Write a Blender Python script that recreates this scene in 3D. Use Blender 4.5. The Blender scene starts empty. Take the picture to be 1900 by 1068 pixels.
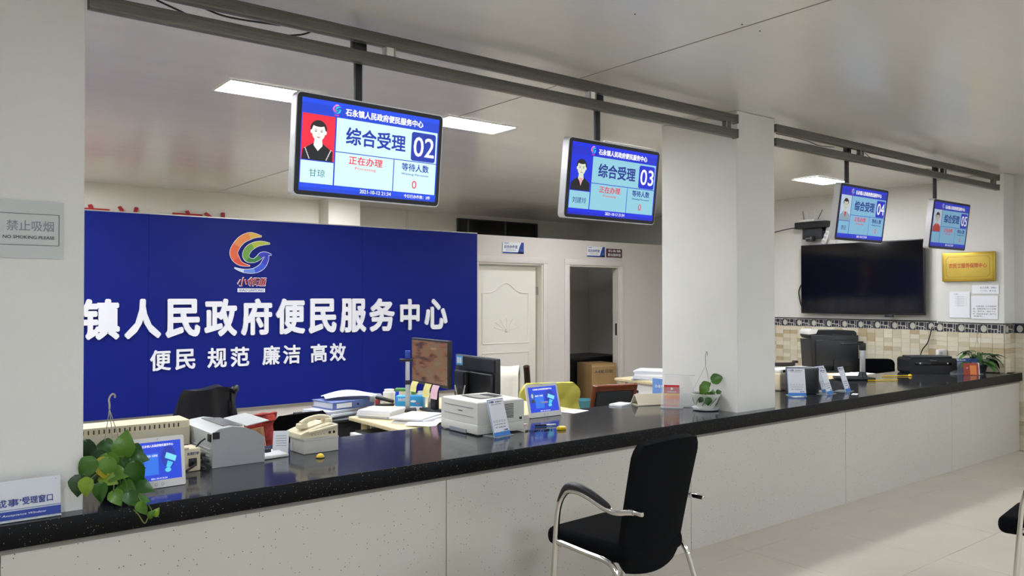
import bpy, bmesh, math, random
from mathutils import Vector, Matrix
random.seed(7)
C = bpy.context.scene.collection
sc = bpy.context.scene
PI = math.pi
R = math.radians

# ------------------------------------------------------------------ camera, world, exposure, lights
YAW, PITCH, FPX = R(38.165), R(0.597), 1481.7
cam = bpy.data.cameras.new('camera'); cam_o = bpy.data.objects.new('camera', cam); C.objects.link(cam_o)
cam.sensor_fit = 'HORIZONTAL'; cam.sensor_width = 36.0; cam.lens = FPX / 1900 * 36; cam.clip_start = 0.05; cam.clip_end = 100
cam_o.location = (0, 0, 1.55); cam_o.rotation_euler = (PI/2 + PITCH, 0, -YAW)
sc.camera = cam_o
w = bpy.data.worlds.new('world'); sc.world = w; w.use_nodes = True
w.node_tree.nodes['Background'].inputs[0].default_value = (0.55, 0.6, 0.7, 1)
w.node_tree.nodes['Background'].inputs[1].default_value = 0.05
sc.view_settings.view_transform = 'Standard'; sc.view_settings.look = 'None'
sc.view_settings.exposure = 0.0; sc.view_settings.gamma = 1.0; sc.view_settings.use_curve_mapping = False
LIGHT_BACK = 58.0      # emission of the 30x60 cm panels over the desks
LIGHT_HALL = 96.0      # emission of the panels over the public side

def at(px, py, **k):
    """pixel of the 1900x1068 frame -> metres on the plane X=, Y= or Z="""
    F = Vector((math.sin(YAW)*math.cos(PITCH), math.cos(YAW)*math.cos(PITCH), math.sin(PITCH)))
    r = Vector((math.cos(YAW), -math.sin(YAW), 0)); u = r.cross(F)
    d = F + (px-950)/FPX*r - (py-534)/FPX*u
    (a, v), = k.items(); i = 'XYZ'.index(a); o = Vector((0, 0, 1.55))
    return o + d*((v-o[i])/d[i])

# ------------------------------------------------------------------ materials
def lin(h):
    h = h.lstrip('#'); c = [int(h[i:i+2], 16)/255 for i in (0, 2, 4)]
    return tuple(x/12.92 if x <= .04045 else ((x+.055)/1.055)**2.4 for x in c) + (1,)
_m = {}
def mat(name, col, rough=.5, metal=0., var=0., vscale=6., bump=0., bscale=60., coat=0., stretch=None, spec=.5):
    if name in _m: return _m[name]
    m = bpy.data.materials.new(name); m.use_nodes = True; nt = m.node_tree; n = nt.nodes; b = n['Principled BSDF']
    b.inputs['Base Color'].default_value = lin(col); b.inputs['Roughness'].default_value = rough
    b.inputs['Metallic'].default_value = metal; b.inputs['Coat Weight'].default_value = coat
    b.inputs['Specular IOR Level'].default_value = spec
    tc = n.new('ShaderNodeTexCoord'); mp = n.new('ShaderNodeMapping'); nt.links.new(tc.outputs['Object'], mp.inputs[0])
    if stretch: mp.inputs['Scale'].default_value = stretch
    if var:
        t = n.new('ShaderNodeTexNoise'); t.inputs['Scale'].default_value = vscale; t.inputs['Detail'].default_value = 5
        r = n.new('ShaderNodeMapRange'); r.inputs[3].default_value = 1-var; r.inputs[4].default_value = 1+var
        r.inputs[1].default_value = .3; r.inputs[2].default_value = .7
        mx = n.new('ShaderNodeVectorMath'); mx.operation = 'SCALE'; mx.inputs[0].default_value = lin(col)[:3]
        nt.links.new(mp.outputs[0], t.inputs[0]); nt.links.new(t.outputs[0], r.inputs[0]); nt.links.new(r.outputs[0], mx.inputs['Scale'])
        nt.links.new(mx.outputs[0], b.inputs['Base Color'])
    if bump:
        t = n.new('ShaderNodeTexNoise'); t.inputs['Scale'].default_value = bscale; t.inputs['Detail'].default_value = 3
        bp = n.new('ShaderNodeBump'); bp.inputs['Strength'].default_value = bump; bp.inputs['Distance'].default_value = .01
        nt.links.new(mp.outputs[0], t.inputs[0]); nt.links.new(t.outputs[0], bp.inputs['Height']); nt.links.new(bp.outputs[0], b.inputs['Normal'])
    _m[name] = m; return m
def emit(name, col, s=1.):
    if name in _m: return _m[name]
    m = bpy.data.materials.new(name); m.use_nodes = True; b = m.node_tree.nodes['Principled BSDF']
    b.inputs['Base Color'].default_value = (0.01, 0.01, 0.01, 1); b.inputs['Roughness'].default_value = .35
    b.inputs['Emission Color'].default_value = lin(col); b.inputs['Emission Strength'].default_value = s
    _m[name] = m; return m
def glass(name, col='#ffffff', a=.25, rough=.05):
    if name in _m: return _m[name]
    m = bpy.data.materials.new(name); m.use_nodes = True; b = m.node_tree.nodes['Principled BSDF']
    b.inputs['Base Color'].default_value = lin(col); b.inputs['Roughness'].default_value = rough; b.inputs['Alpha'].default_value = a
    _m[name] = m; return m
def flecks(name, base, fleck, scale, size, rough, amount=.5, second=None, coat=0., bump=0.):
    """stone with flecks scattered by two voronoi layers"""
    m = bpy.data.materials.new(name); m.use_nodes = True; nt = m.node_tree; n = nt.nodes; b = n['Principled BSDF']
    b.inputs['Roughness'].default_value = rough; b.inputs['Coat Weight'].default_value = coat; b.inputs['Coat Roughness'].default_value = .03
    tc = n.new('ShaderNodeTexCoord'); col = lin(base); prev = None
    ns = n.new('ShaderNodeTexNoise'); ns.inputs['Scale'].default_value = 1.5; ns.inputs['Detail'].default_value = 6
    nt.links.new(tc.outputs['Object'], ns.inputs[0])
    rr = n.new('ShaderNodeMapRange'); rr.inputs[3].default_value = .93; rr.inputs[4].default_value = 1.06; nt.links.new(ns.outputs[0], rr.inputs[0])
    sc_ = n.new('ShaderNodeVectorMath'); sc_.operation = 'SCALE'; sc_.inputs[0].default_value = col[:3]; nt.links.new(rr.outputs[0], sc_.inputs['Scale'])
    prev = sc_.outputs[0]
    for (fc, s, sz, am) in [(fleck, scale, size, amount)] + ([second] if second else []):
        v = n.new('ShaderNodeTexVoronoi'); v.inputs['Scale'].default_value = s; nt.links.new(tc.outputs['Object'], v.inputs['Vector'])
        lt = n.new('ShaderNodeMath'); lt.operation = 'LESS_THAN'; lt.inputs[1].default_value = sz; nt.links.new(v.outputs['Distance'], lt.inputs[0])
        sp = n.new('ShaderNodeSeparateColor'); nt.links.new(v.outputs['Color'], sp.inputs[0])
        g = n.new('ShaderNodeMath'); g.operation = 'LESS_THAN'; g.inputs[1].default_value = am; nt.links.new(sp.outputs[0], g.inputs[0])
        mu = n.new('ShaderNodeMath'); mu.operation = 'MULTIPLY'; nt.links.new(lt.outputs[0], mu.inputs[0]); nt.links.new(g.outputs[0], mu.inputs[1])
        mx = n.new('ShaderNodeMix'); mx.data_type = 'RGBA'; nt.links.new(mu.outputs[0], mx.inputs[0]); nt.links.new(prev, mx.inputs[6]); mx.inputs[7].default_value = lin(fc)
        prev = mx.outputs[2]
    nt.links.new(prev, b.inputs['Base Color'])
    if bump:
        bp = n.new('ShaderNodeBump'); bp.inputs['Strength'].default_value = bump; bp.inputs['Distance'].default_value = .004
        t = n.new('ShaderNodeTexNoise'); t.inputs['Scale'].default_value = 9; nt.links.new(tc.outputs['Object'], t.inputs[0])
        nt.links.new(t.outputs[0], bp.inputs['Height']); nt.links.new(bp.outputs[0], b.inputs['Normal'])
    _m[name] = m; return m

M_WALL = mat('plaster', '#dcdad3', .85, var=.03, vscale=1.5, bump=.08, bscale=90)
M_PART = mat('partition_paint', '#dbd4cd', .6, var=.02, vscale=1.2)
M_WALL2 = mat('far_plaster', '#dedace', .9, var=.03, vscale=1.2)
M_PIL = mat('pillar_paint', '#dbdad4', .8, var=.035, vscale=2.2, bump=.12, bscale=70)
M_CEIL = mat('ceiling_panel', '#dad8d2', .22, var=.03, vscale=1.3, bump=.16, bscale=3.0, stretch=(.25, 3.2, 1), spec=.6)
M_FLOOR = mat('floor_tile', '#c6beae', .22, var=.03, vscale=2.5)
M_GROUT = mat('grout', '#8f877a', .9)
M_TOP = flecks('black_granite', '#2c2d33', '#8a7f66', 110, .13, .1, .35, ('#55585f', 60, .12, .4), bump=.03)  # grey base carries the polished top's sheen and dust in its colour
M_PANEL = flecks('quartz_panel', '#c5c1b5', '#55514a', 58, .13, .3, .5, ('#f5f5f0', 13, .035, .12))
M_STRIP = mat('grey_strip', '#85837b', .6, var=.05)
M_BLACK = mat('black_plastic', '#15161a', .4, bump=.05, bscale=300)
M_BLACK2 = mat('dark_grey_plastic', '#2c2e33', .45)
M_FABRIC = mat('black_fabric', '#060709', .95, bump=.25, bscale=250, spec=.12)
M_LEATHER = mat('black_leather', '#17181f', .38, bump=.25, bscale=14)
M_CHROME = mat('chrome', '#d8d5cf', .14, 1.)
M_SILVER = mat('silver_rim', '#d9d9dc', .3, .35)
M_STEEL = mat('rail_steel', '#6f6d66', .42, .7, var=.15, vscale=3, stretch=(1, 14, 14))
M_WHITE = mat('white_plastic', '#e6e4de', .4)
M_GREYP = mat('light_grey_plastic', '#b9bcbb', .45, var=.02)
M_BEIGE = mat('beige_plastic', '#cbc4ad', .45, var=.02)
M_CREAM = mat('cream_plastic', '#ddd2b2', .4)
M_PAPER = mat('paper', '#eef0f4', .8, var=.02, vscale=3)
M_PAPER2 = mat('grey_paper', '#c9cdd6', .85, var=.06, vscale=8)
M_CARD = mat('cardboard', '#a08053', .85, var=.06)
M_BLUE = mat('board_blue', '#0c1d7c', .5, var=.015, vscale=1, spec=.18)
M_LETTER = mat('white_letter', '#f4f5fb', .5)
M_RED = mat('red_letter', '#a5171b', .5)
M_ALU = mat('aluminium', '#a9a79f', .35, .8)
M_WOODL = mat('birch_board', '#d7c79d', .5, var=.06, vscale=8, stretch=(1, 6, 1))
M_BROWN = mat('brown_wood', '#6b3118', .35, var=.12, vscale=10, stretch=(1, 1, 5))
M_DARKW = mat('dark_brown_wood', '#2b1512', .4)
M_YELLOW = mat('yellow_cloth', '#b9b44e', .7, bump=.5, bscale=14)
M_CLOTHW = mat('cream_cloth', '#dfdccf', .85, bump=.35, bscale=14)
M_YPLAS = mat('yellow_plastic', '#efc91a', .35)
M_NAVY = mat('navy_print', '#1f3f97', .5)
M_NAVYT = mat('navy_text', '#2b3c8a', .5)
M_LBLUE = mat('sky_blue_print', '#3a7fd0', .5)
M_TXTK = mat('dark_print', '#3a3d44', .7)
M_TXTG = mat('grey_print', '#8b9099', .7)
M_ORANGE = mat('orange_print', '#e8873a', .5)
M_REDP = mat('red_print', '#c8242b', .4)
M_ACR = glass('acrylic', '#eef4f4', .16, .05)
M_ACRE = glass('acrylic_edge', '#dfeaea', .5, .1)
M_FBLUE = mat('folder_blue', '#5c6fa8', .45)
M_CERAM = mat('glazed_pot', '#d6d8cc', .25)
M_GLAZE = mat('pot_glaze_dark', '#47493f', .3)
M_SOIL = mat('soil', '#3b2c1e', .95, var=.3, vscale=60)
M_WIRE = mat('pale_wire', '#a7a390', .5)
M_STEM = mat('stem_green', '#6f7f3a', .5)
M_GOLD = mat('brass_plate', '#c9aa45', .3, .75, var=.08, vscale=4)
M_GOLDD = mat('brass_dark', '#8a6a26', .4, .5)
LEAF = [mat('leaf_%d' % i, c, .35, var=.18, vscale=25) for i, c in enumerate(['#3f6b22', '#2f5a20', '#55802a', '#23451c', '#7d9a2e'])]
M_LEAFY = mat('leaf_yellow', '#b8a92c', .4, var=.15, vscale=20)
M_GLASSD = mat('dark_window', '#05070a', .1)

# ------------------------------------------------------------------ mesh helpers
class G:
    def __init__(s): s.b = bmesh.new()
    def box(s, c, d, bev=0, seg=2, rz=0, rx=0, ry=0, mi=0):
        M = Matrix.Translation(c) @ Matrix.Rotation(rz, 4, 'Z') @ Matrix.Rotation(rx, 4, 'X') @ Matrix.Rotation(ry, 4, 'Y') @ Matrix.Diagonal((*d, 1))
        r = bmesh.ops.create_cube(s.b, size=1, matrix=M); vs = r['verts']
        fs = {f for v in vs for f in v.link_faces}
        for f in fs: f.material_index = mi; f.smooth = seg >= 3
        if bev:
            es = list({e for v in vs for e in v.link_edges})
            q = bmesh.ops.bevel(s.b, geom=es, offset=bev, segments=seg, affect='EDGES', profile=.5, clamp_overlap=True)
            for f in q['faces']: f.material_index = mi; f.smooth = seg >= 3
        return s
    def quad(s, pts, mi=0):
        f = s.b.faces.new([s.b.verts.new(p) for p in pts]); f.material_index = mi; return s
    def prism(s, poly, t, M=None, mi=0):
        """poly = list of (x,z); extruded along +y by t"""
        M = M or Matrix()
        a = [s.b.verts.new(M @ Vector((x, 0, z))) for x, z in poly]; b = [s.b.verts.new(M @ Vector((x, t, z))) for x, z in poly]
        n = len(poly); fs = [s.b.faces.new(a), s.b.faces.new(b[::-1])]
        for i in range(n): fs.append(s.b.faces.new((a[i], b[i], b[(i+1) % n], a[(i+1) % n])))
        for f in fs: f.material_index = mi
        return s
    def tube(s, pts, r, seg=8, closed=False, smooth=0, mi=0, rr=None, cap=True):
        pts = [Vector(p) for p in pts]
        if smooth: pts = catmull(pts, smooth)
        n = len(pts); rings = []; up = None
        for i, p in enumerate(pts):
            t = (pts[min(i+1, n-1)] - pts[max(i-1, 0)]).normalized()
            if up is None: up = t.orthogonal().normalized()
            up = (up - t*up.dot(t)).normalized(); sd = t.cross(up)
            ra = rr(i/(n-1)) if rr else r
            rings.append([s.b.verts.new(p + (up*math.cos(2*PI*k/seg) + sd*math.sin(2*PI*k/seg))*ra) for k in range(seg)])
        for a, b in zip(rings, rings[1:]):
            for k in range(seg):
                f = s.b.faces.new((a[k], b[k], b[(k+1) % seg], a[(k+1) % seg])); f.material_index = mi; f.smooth = True
        if cap:
            for rg in (rings[0][::-1], rings[-1]): s.b.faces.new(rg).material_index = mi
        return s
    def lathe(s, prof, c=(0, 0, 0), seg=24, mi=0, sx=1, sy=1):
        rings = []
        for r, z in prof:
            rings.append([s.b.verts.new((c[0]+r*sx*math.cos(2*PI*k/seg), c[1]+r*sy*math.sin(2*PI*k/seg), c[2]+z)) for k in range(seg)])
        for a, b in zip(rings, rings[1:]):
            for k in range(seg):
                f = s.b.faces.new((a[k], a[(k+1) % seg], b[(k+1) % seg], b[k])); f.material_index = mi; f.smooth = seg > 6
        s.b.faces.new(rings[0][::-1]).material_index = mi; s.b.faces.new(rings[-1]).material_index = mi
        return s
    def grid(s, fn, nu, nv, th=0, mi=0):
        vs = [[s.b.verts.new(fn(i/nu, j/nv)) for j in range(nv+1)] for i in range(nu+1)]
        for i in range(nu):
            for j in range(nv):
                f = s.b.faces.new((vs[i][j], vs[i+1][j], vs[i+1][j+1], vs[i][j+1])); f.material_index = mi; f.smooth = True
        if th:
            bmesh.ops.recalc_face_normals(s.b, faces=s.b.faces)
            bmesh.ops.solidify(s.b, geom=list(s.b.faces), thickness=th)
            for f in s.b.faces: f.smooth = True
        return s
    def build(s, name, m=None, parent=None, loc=None, rot=None, smooth=True, kind=None, label=None, ang=50):
        bmesh.ops.recalc_face_normals(s.b, faces=s.b.faces)
        me = bpy.data.meshes.new(name); s.b.to_mesh(me); s.b.free()
        for x in (m if isinstance(m, (list, tuple)) else [m]): me.materials.append(x)
        if smooth:
            me.set_sharp_from_angle(angle=R(ang))
        else: me.polygons.foreach_set('use_smooth', [False]*len(me.polygons))
        return link(name, me, parent, loc, rot, kind, label)
def link(name, me, parent=None, loc=None, rot=None, kind=None, label=None):
    o = bpy.data.objects.new(name, me); C.objects.link(o)
    if parent: o.parent = parent
    if loc is not None: o.location = loc
    if rot is not None: o.rotation_euler = rot
    if kind: o['kind'] = kind
    if label: o['label'] = label
    return o
def catmull(p, n):
    out = []
    for i in range(len(p)-1):
        a, b, c, d = p[max(i-1, 0)], p[i], p[i+1], p[min(i+2, len(p)-1)]
        for k in range(n):
            t = k/n
            out.append(.5*((2*b) + (c-a)*t + (2*a-5*b+4*c-d)*t*t + (3*b-a-3*c+d)*t**3))
    return out + [p[-1]]
def thing(name, label, cat, loc=(0, 0, 0), rz=0, group=None, rx=0):
    o = bpy.data.objects.new(name, None); C.objects.link(o); o.empty_display_size = .05
    o.location = loc; o.rotation_euler = (rx, 0, rz); o['label'] = label; o['category'] = cat
    if group: o['group'] = group
    return o
def tag(o, label, cat, group=None):
    o['label'] = label; o['category'] = cat
    if group: o['group'] = group
    return o
def copy_thing(o, parent=None):
    c = o.copy(); C.objects.link(c)
    if parent: c.parent = parent
    for ch in list(o.children): copy_thing(ch, c)
    return c
def rrect(x0, x1, z0, z1, r, n=5):
    out = []
    for cx, cz, a0 in ((x1-r, z1-r, 0), (x0+r, z1-r, 90), (x0+r, z0+r, 180), (x1-r, z0+r, 270)):
        for k in range(n+1):
            a = R(a0 + 90*k/n); out.append((cx+r*math.cos(a), cz+r*math.sin(a)))
    return out
def ell(cx, cz, rx, rz, n=20, a0=0, a1=360):
    return [(cx+rx*math.cos(R(a0+(a1-a0)*k/n)), cz+rz*math.sin(R(a0+(a1-a0)*k/n))) for k in range(n if a1-a0 == 360 else n+1)]
_tc = {}
def text_mesh(body, bold, ext, shear=0):
    k = (body, bold, ext, shear)
    if k in _tc: return _tc[k]
    cu = bpy.data.curves.new('t', 'FONT'); cu.body = body; cu.size = 1; cu.offset = bold; cu.extrude = ext; cu.resolution_u = 3; cu.shear = shear
    o = bpy.data.objects.new('t', cu); C.objects.link(o); bpy.context.view_layer.update()
    me = bpy.data.meshes.new_from_object(o.evaluated_get(bpy.context.evaluated_depsgraph_get()))
    bpy.data.objects.remove(o); bpy.data.curves.remove(cu); _tc[k] = me; return me
def text(parent, body, m, x, z, h=None, w=None, y=-.001, bold=0., ext=.0006, name='lettering', shear=0, raw=False):
    """lettering centred at local (x,z) in a plane facing -y; h, w = outer size in metres"""
    src = text_mesh(body, 0, 0, shear)
    xs = [v.co.x for v in src.vertices]; ys = [v.co.y for v in src.vertices]
    bw, bh = max(xs)-min(xs)+2*bold, max(ys)-min(ys)+2*bold
    sy = h/bh if h else w/bw; sx = w/bw if w else sy
    src = text_mesh(body, 0, 0, shear); base = text_mesh(body, 0, ext/sy if ext else 0, shear)
    if bold:
        n_ = 8 if bh*sy > .1 else 4; bmt = bmesh.new()
        for k_ in range(n_):
            a_ = 2*PI*(k_+.5)/n_; tmp = base.copy(); tmp.transform(Matrix.Translation((bold*math.cos(a_), bold*math.sin(a_), (.00025 if n_ == 8 else .00006)*k_/sy))); bmt.from_mesh(tmp); bpy.data.meshes.remove(tmp)
        me = bpy.data.meshes.new(name); bmt.to_mesh(me); bmt.free()
    else: me = base.copy(); me.name = name
    cx, cy = (max(xs)+min(xs))/2, (max(ys)+min(ys))/2
    me.transform(Matrix(((sx, 0, 0, -cx*sx), (0, 0, -sy, 0), (0, sy, 0, -cy*sy), (0, 0, 0, 1))))
    me.materials.clear(); me.materials.append(m)
    return link(name, me, parent, (x, y, z))
def flat(parent, name, poly, m, y=-.001, t=.0006, label=None):
    return G().prism(poly, t, Matrix.Translation((0, y, 0))).build(name, m, parent, smooth=False, label=label)
def rect(x0, x1, z0, z1): return [(x0, z0), (x1, z0), (x1, z1), (x0, z1)]

# ------------------------------------------------------------------ the setting
CZ = 2.78            # ceiling
XW = 9.0             # right wall
PY = 8.0             # office partition
def struct(name, g, m, **k):
    o = g.build(name, m, **k); o['kind'] = 'structure'; return o
# floor with real tiles on the public side
fl = struct('floor', G().box((2.5, 3.4, -.06), (13.2, 20.2, .1)), M_GROUT)
tile = None; TP = .785
for i in range(-10, 8):
    for j in range(-9, 1):
        x0 = 3.362 + i*TP; y1 = 2.945 + j*TP
        x1 = min(x0+TP, XW)
        if x0 > XW-.05: continue
        if x1-x0 < TP-.01 or tile is None:
            g = G().box(((x1-x0)/2, TP/2, -.006), (x1-x0-.004, TP-.004, .012), bev=.0012, seg=1)
            t = g.build('tile', M_FLOOR, fl, (x0, y1-TP, 0), smooth=False)
            if x1-x0 > TP-.01: tile = t.data
        else: t = link('tile', tile, fl, (x0, y1-TP, 0))
for i in range(-10, 8):
    x0 = 3.362 + i*TP; x1 = min(x0+TP, XW)
    if x0 < XW-.05: G().box(((x1+x0)/2, 3.06, -.006), (x1-x0-.004, .226, .012), bev=.0012, seg=1).build('tile', M_FLOOR, fl, smooth=False)
G().box((2.5, 8.3, -.006), (13.0, 10.2, .012)).build('office_floor', mat('office_floor_tile', '#a99f8f', .35, var=.04), fl, smooth=False)
# ceiling: long panels with joint strips
ce = struct('ceiling', G().box((2.7, 3.4, CZ+.06), (13.6, 20.2, .1)), M_CEIL)
for a, b in ((-4, 0.08), (0.08, 3.08), (3.08, 9.5)):
    G().box(((a+b)/2, 3.4, CZ+.005), (b-a-.003, 20, .01)).build('ceiling_panel', M_CEIL, ce, smooth=False)
for x in (0.08, 3.08):
    G().box((x, 3.4, CZ-.001), (.005, 20, .004)).build('joint_strip', mat('joint', '#a39f90', .5), ce, smooth=False)
sp = G()
for px, py in ((1410, 57), (1377, 45), (1178, 26)):
    p = at(px, py, Z=CZ); sp.lathe([(.004, 0), (.003, -.003)], (p.x, p.y, CZ), seg=6)
sp.build('screw_heads', M_BLACK, ce)
# walls
struct('wall_left', G().box((-4.05, 3.4, 1.38), (.1, 20, 2.8)), M_WALL)
struct('wall_front', G().box((2.5, -3.55, 1.38), (13.2, .1, 2.8)), M_WALL)
wr = struct('wall_right', G().box((XW+.06, 1.7, 1.38), (.1, 10.4, 2.8)).box((XW+.28, 6.95, 1.38), (.54, .1, 2.8)).box((XW+.5, 8.5, 1.38), (.1, 3.0, 2.8)), M_WALL)
wb = struct('wall_back', G().box((.2, 9.66, 1.38), (8.4, .1, 2.8)).box((4.4, 9.78, 1.38), (.1, .3, 2.8)), M_WALL2)
struct('wall_back_recess', G().box((7.4, 9.96, 1.38), (6.4, .1, 2.8)), M_WALL2)
pf = struct('pillar', G().box((4.61, 9.5, 1.39), (.44, .35, 2.78)), M_WALL2)
G().tube([(5.87, 9.895, .2), (5.87, 9.895, CZ)], .012).build('conduit', M_PART, bpy.data.objects['wall_back_recess'])
# dark office behind the second door
struct('wall_office_back', G().box((9.5, 11.26, 1.38), (8, .1, 2.8)), M_WALL2)
struct('wall_office_side', G().box((6.95, 9.6, 1.15), (.08, 3.1, 2.3)).box((12.0, 9.6, 1.38), (.1, 3.4, 2.8)), M_WALL2)

# clerestory window over the partition
wn = thing('window_1', 'dark clerestory window above the office partition, grey aluminium frame', 'window', (6.73, 9.9, 2.45)); wn['kind'] = 'structure'
del wn['category']
G().box((.78, -.01, .12), (1.56, .03, .3)).build('frame', M_BLACK2, wn)
for x0, x1 in ((.03, .16), (.2, .86), (.92, 1.5)):
    G().box(((x0+x1)/2, -.03, .12), (x1-x0, .008, .25)).build('pane', M_GLASSD, wn)
for x in (.18, .89): G().box((x, -.035, .12), (.03, .02, .27)).build('mullion', mat('window_grey', '#4a4d52', .4), wn)

# partition wall, doors
g = G(); D1 = (5.745, 6.81); D2 = (7.26, 8.24); DT = 1.975; PT = 2.315
for x0, x1, z0, z1 in ((-3.99, D1[0], 0, PT), (D1[0], D1[1], DT, PT), (D1[1], D2[0], 0, PT), (D2[0], D2[1], DT, PT), (D2[1], XW+.445, 0, PT)):
    g.box(((x0+x1)/2, PY+.06, (z0+z1)/2), (x1-x0, .12, z1-z0))
pw = struct('wall_partition', g, M_PART, smooth=False)
G().box((1.0, PY-.005, .16), (9.4, .012, .32)).build('skirting_board', mat('skirting', '#d9d6cb', .6), pw)
for nm, D in (('door_1', D1), ('door_2', D2)):
    d = thing(nm, '', '', (D[0], PY, 0)); d['kind'] = 'structure'; del d['label']; del d['category']
    W = D[1]-D[0]
    for x, w_ in ((-.035, .085), (W+.035, .085)):
        G().box((x, -.008, DT/2), (w_, .02, DT), bev=.004).build('door_casing', M_PART, d)
    G().box((W/2, -.008, DT+.04), (W+.155, .02, .08), bev=.004).build('door_casing', M_PART, d)
    for x in (.012, W-.012): G().box((x, .06, DT/2), (.02, .116, DT)).build('jamb', mat('jamb_paint', '#e3dfd2', .45), d)
    G().box((W/2, .06, DT-.01), (W-.05, .116, .018)).build('jamb', _m['jamb_paint'], d)
    if nm == 'door_1':
        lf = G().box((W/2-.012, .12, DT/2-.02), (W-.065, .035, DT-.045), bev=.003).build('door_leaf', mat('door_enamel', '#e9e6da', .35), d)
        # arched moulding on upper and lower panels
        def arch(z0, z1, flip):
            l, r_ = .15, W-.17; cx = (l+r_)/2; pts = []
            for k in range(25):
                t = k/24; x = l+(r_-l)*t; hgt = .13*math.exp(-((t-.5)/.2)**2)
                pts.append((x, 0, (z1-.13+hgt) if not flip else (z0+.13-hgt)))
            base = z0 if not flip else z1
            return [(l, 0, base)] + pts + [(r_, 0, base), (l, 0, base)]
        G().tube([(x, .103, z) for x, _, z in arch(.95, 1.72, False)], .011, seg=6).build('moulding', _m['door_enamel'], lf)
        G().tube([(x, .103, z) for x, _, z in arch(.2, .83, True)], .011, seg=6).build('moulding', _m['door_enamel'], lf)
        g = G()
        for k in range(7):
            a = k/6*PI; g.tube([(W/2+.2*math.cos(a)*t, .102, 1.12+.11*math.sin(a)*t+.04*t*t) for t in (.2, .5, .8, 1)], .005, seg=5)
        g.lathe([(.02, 0), (.02, .03)], (W/2, .1, 1.1), seg=10)
        g.build('carved_rosette', _m['door_enamel'], lf)
        for z in (.3, 1.62): G().box((W-.035, .09, z), (.012, .02, .11)).build('hinge', M_ALU, lf)
    else:
        G().box((W-.024, .05, 1.08), (.006, .03, .17)).build('strike_plate', M_BLACK2, d)

# big blue board
bd = thing('sign_board', 'wide blue wall board with white raised characters and bird emblem', 'sign', (0, PY, 0))
BX0, BX1, BZ0, BZ1 = .2, 5.715, .435, 2.318
# three joined sheets, thin seams
for x0, x1 in ((BX0, 1.94), (1.94, 4.15), (4.15, BX1)):
    G().box(((x0+x1)/2, -.025, (BZ0+BZ1)/2), (x1-x0-.002, .03, BZ1-BZ0)).build('board_sheet', M_BLUE, bd, smooth=False)
G().box(((BX0+BX1)/2, -.025, BZ0-.008), (BX1-BX0, .035, .016)).build('trim_strip', M_ALU, bd, label='aluminium trim strip along the foot of the board')
G().box(((BX0+BX1)/2, -.025, BZ1+.005), (BX1-BX0, .035, .01)).build('trim_strip', M_ALU, bd)
for k, ch in enumerate('石永镇人民政府便民服务中心'):
    cx = 1.532 + (k-2)*.3576
    text(bd, ch, M_LETTER, cx, 1.342, h=.372 if ch not in '中心' else .36, w=.318 if ch not in '中' else .26, y=-.05, bold=.038, ext=.009, name='character')
for ch, cx in zip('便民规范廉洁高效', (2.045, 2.27, 2.57, 2.795, 3.115, 3.335, 3.635, 3.855)):
    text(bd, ch, M_LETTER, cx, .948, h=.196, w=.186, y=-.048, bold=.024, ext=.006, name='character')
# emblem: coordinates traced loosely in a 1068 frame, centre at (455,450)
em_o = G().build('emblem', M_LETTER, bd, smooth=False) if False else None
def ribbon(pts, m, parent, y, s, cx, cz, grow=0, name='ribbon'):
    """pts = [(x, y, halfwidth)] in drawing units"""
    c = catmull([Vector(p) for p in pts], 6); L = []; Rr = []
    for i, p in enumerate(c):
        t = (c[min(i+1, len(c)-1)]-c[max(i-1, 0)]); t.z = 0; t.normalize(); n_ = Vector((-t.y, t.x, 0)); hw = max(p.z, 0)+grow
        L.append(p+n_*hw); Rr.append(p-n_*hw)
    g = G(); f = lambda q: (cx+(q.x-455)*s, cz-(q.y-450)*s)
    for i in range(len(c)-1):
        mi = 0
        if isinstance(m, (list, tuple)): mi = min(int(i/(len(c)-1)*len(m)), len(m)-1)
        g.prism([f(L[i]), f(L[i+1]), f(Rr[i+1]), f(Rr[i])], .004, Matrix.Translation((0, y, 0)), mi=mi)
    return g.build(name, m, parent, smooth=False)
R1 = [(440, 612, 3), (330, 590, 22), (262, 530, 44), (232, 450, 47), (270, 360, 46), (340, 280, 46), (430, 235, 44), (500, 225, 28), (590, 232, 4)]
R2 = [(700, 320, 4), (610, 318, 22), (520, 335, 32), (430, 390, 40), (385, 470, 40), (410, 530, 32), (480, 545, 22), (540, 515, 28), (590, 470, 32), (650, 455, 22), (722, 464, 3)]
R3 = [(660, 470, 22), (640, 540, 34), (590, 620, 36), (500, 670, 30), (400, 680, 22), (320, 668, 14), (240, 640, 3)]
def emblem(parent, s, cx, cz, y, mats=None, outline=True):
    e = G().lathe([(.001, 0), (.001, .001)], (cx, y+.003, cz), seg=3).build('emblem', M_LETTER, parent)
    if outline:
        for q in (R1, R2, R3): ribbon(q, M_LETTER, e, y, s, cx, cz, grow=6, name='outline')
    A = mats or [[mat('em_red', '#e0492f', .5), mat('em_red2', '#e8643a', .5), mat('em_orange', '#ee8f4a', .5), mat('em_yellow', '#e6b94a', .5)],
                 [mat('em_lime', '#b6c23a', .5), mat('em_green', '#6da23c', .5), mat('em_dgreen', '#2f7f3a', .5), mat('em_indigo', '#2c35c0', .5)],
                 [mat('em_indigo', '#2c35c0', .5), mat('em_blue', '#2f52d0', .5), mat('em_lblue', '#6a90e6', .5), mat('em_pale', '#cfdcf8', .5)]]
    for q, m in zip((R1, R2, R3), A): ribbon(q, m, e, y-.002, s, cx, cz)
    return e
ES = .455/545/1.0
emblem(bd, ES*.95, 2.905, 1.985, -.052)
text(bd, '小邻通', M_LETTER, 2.915, 1.697, h=.098, w=.305, y=-.046, bold=.05, ext=.003, shear=.2)
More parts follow.
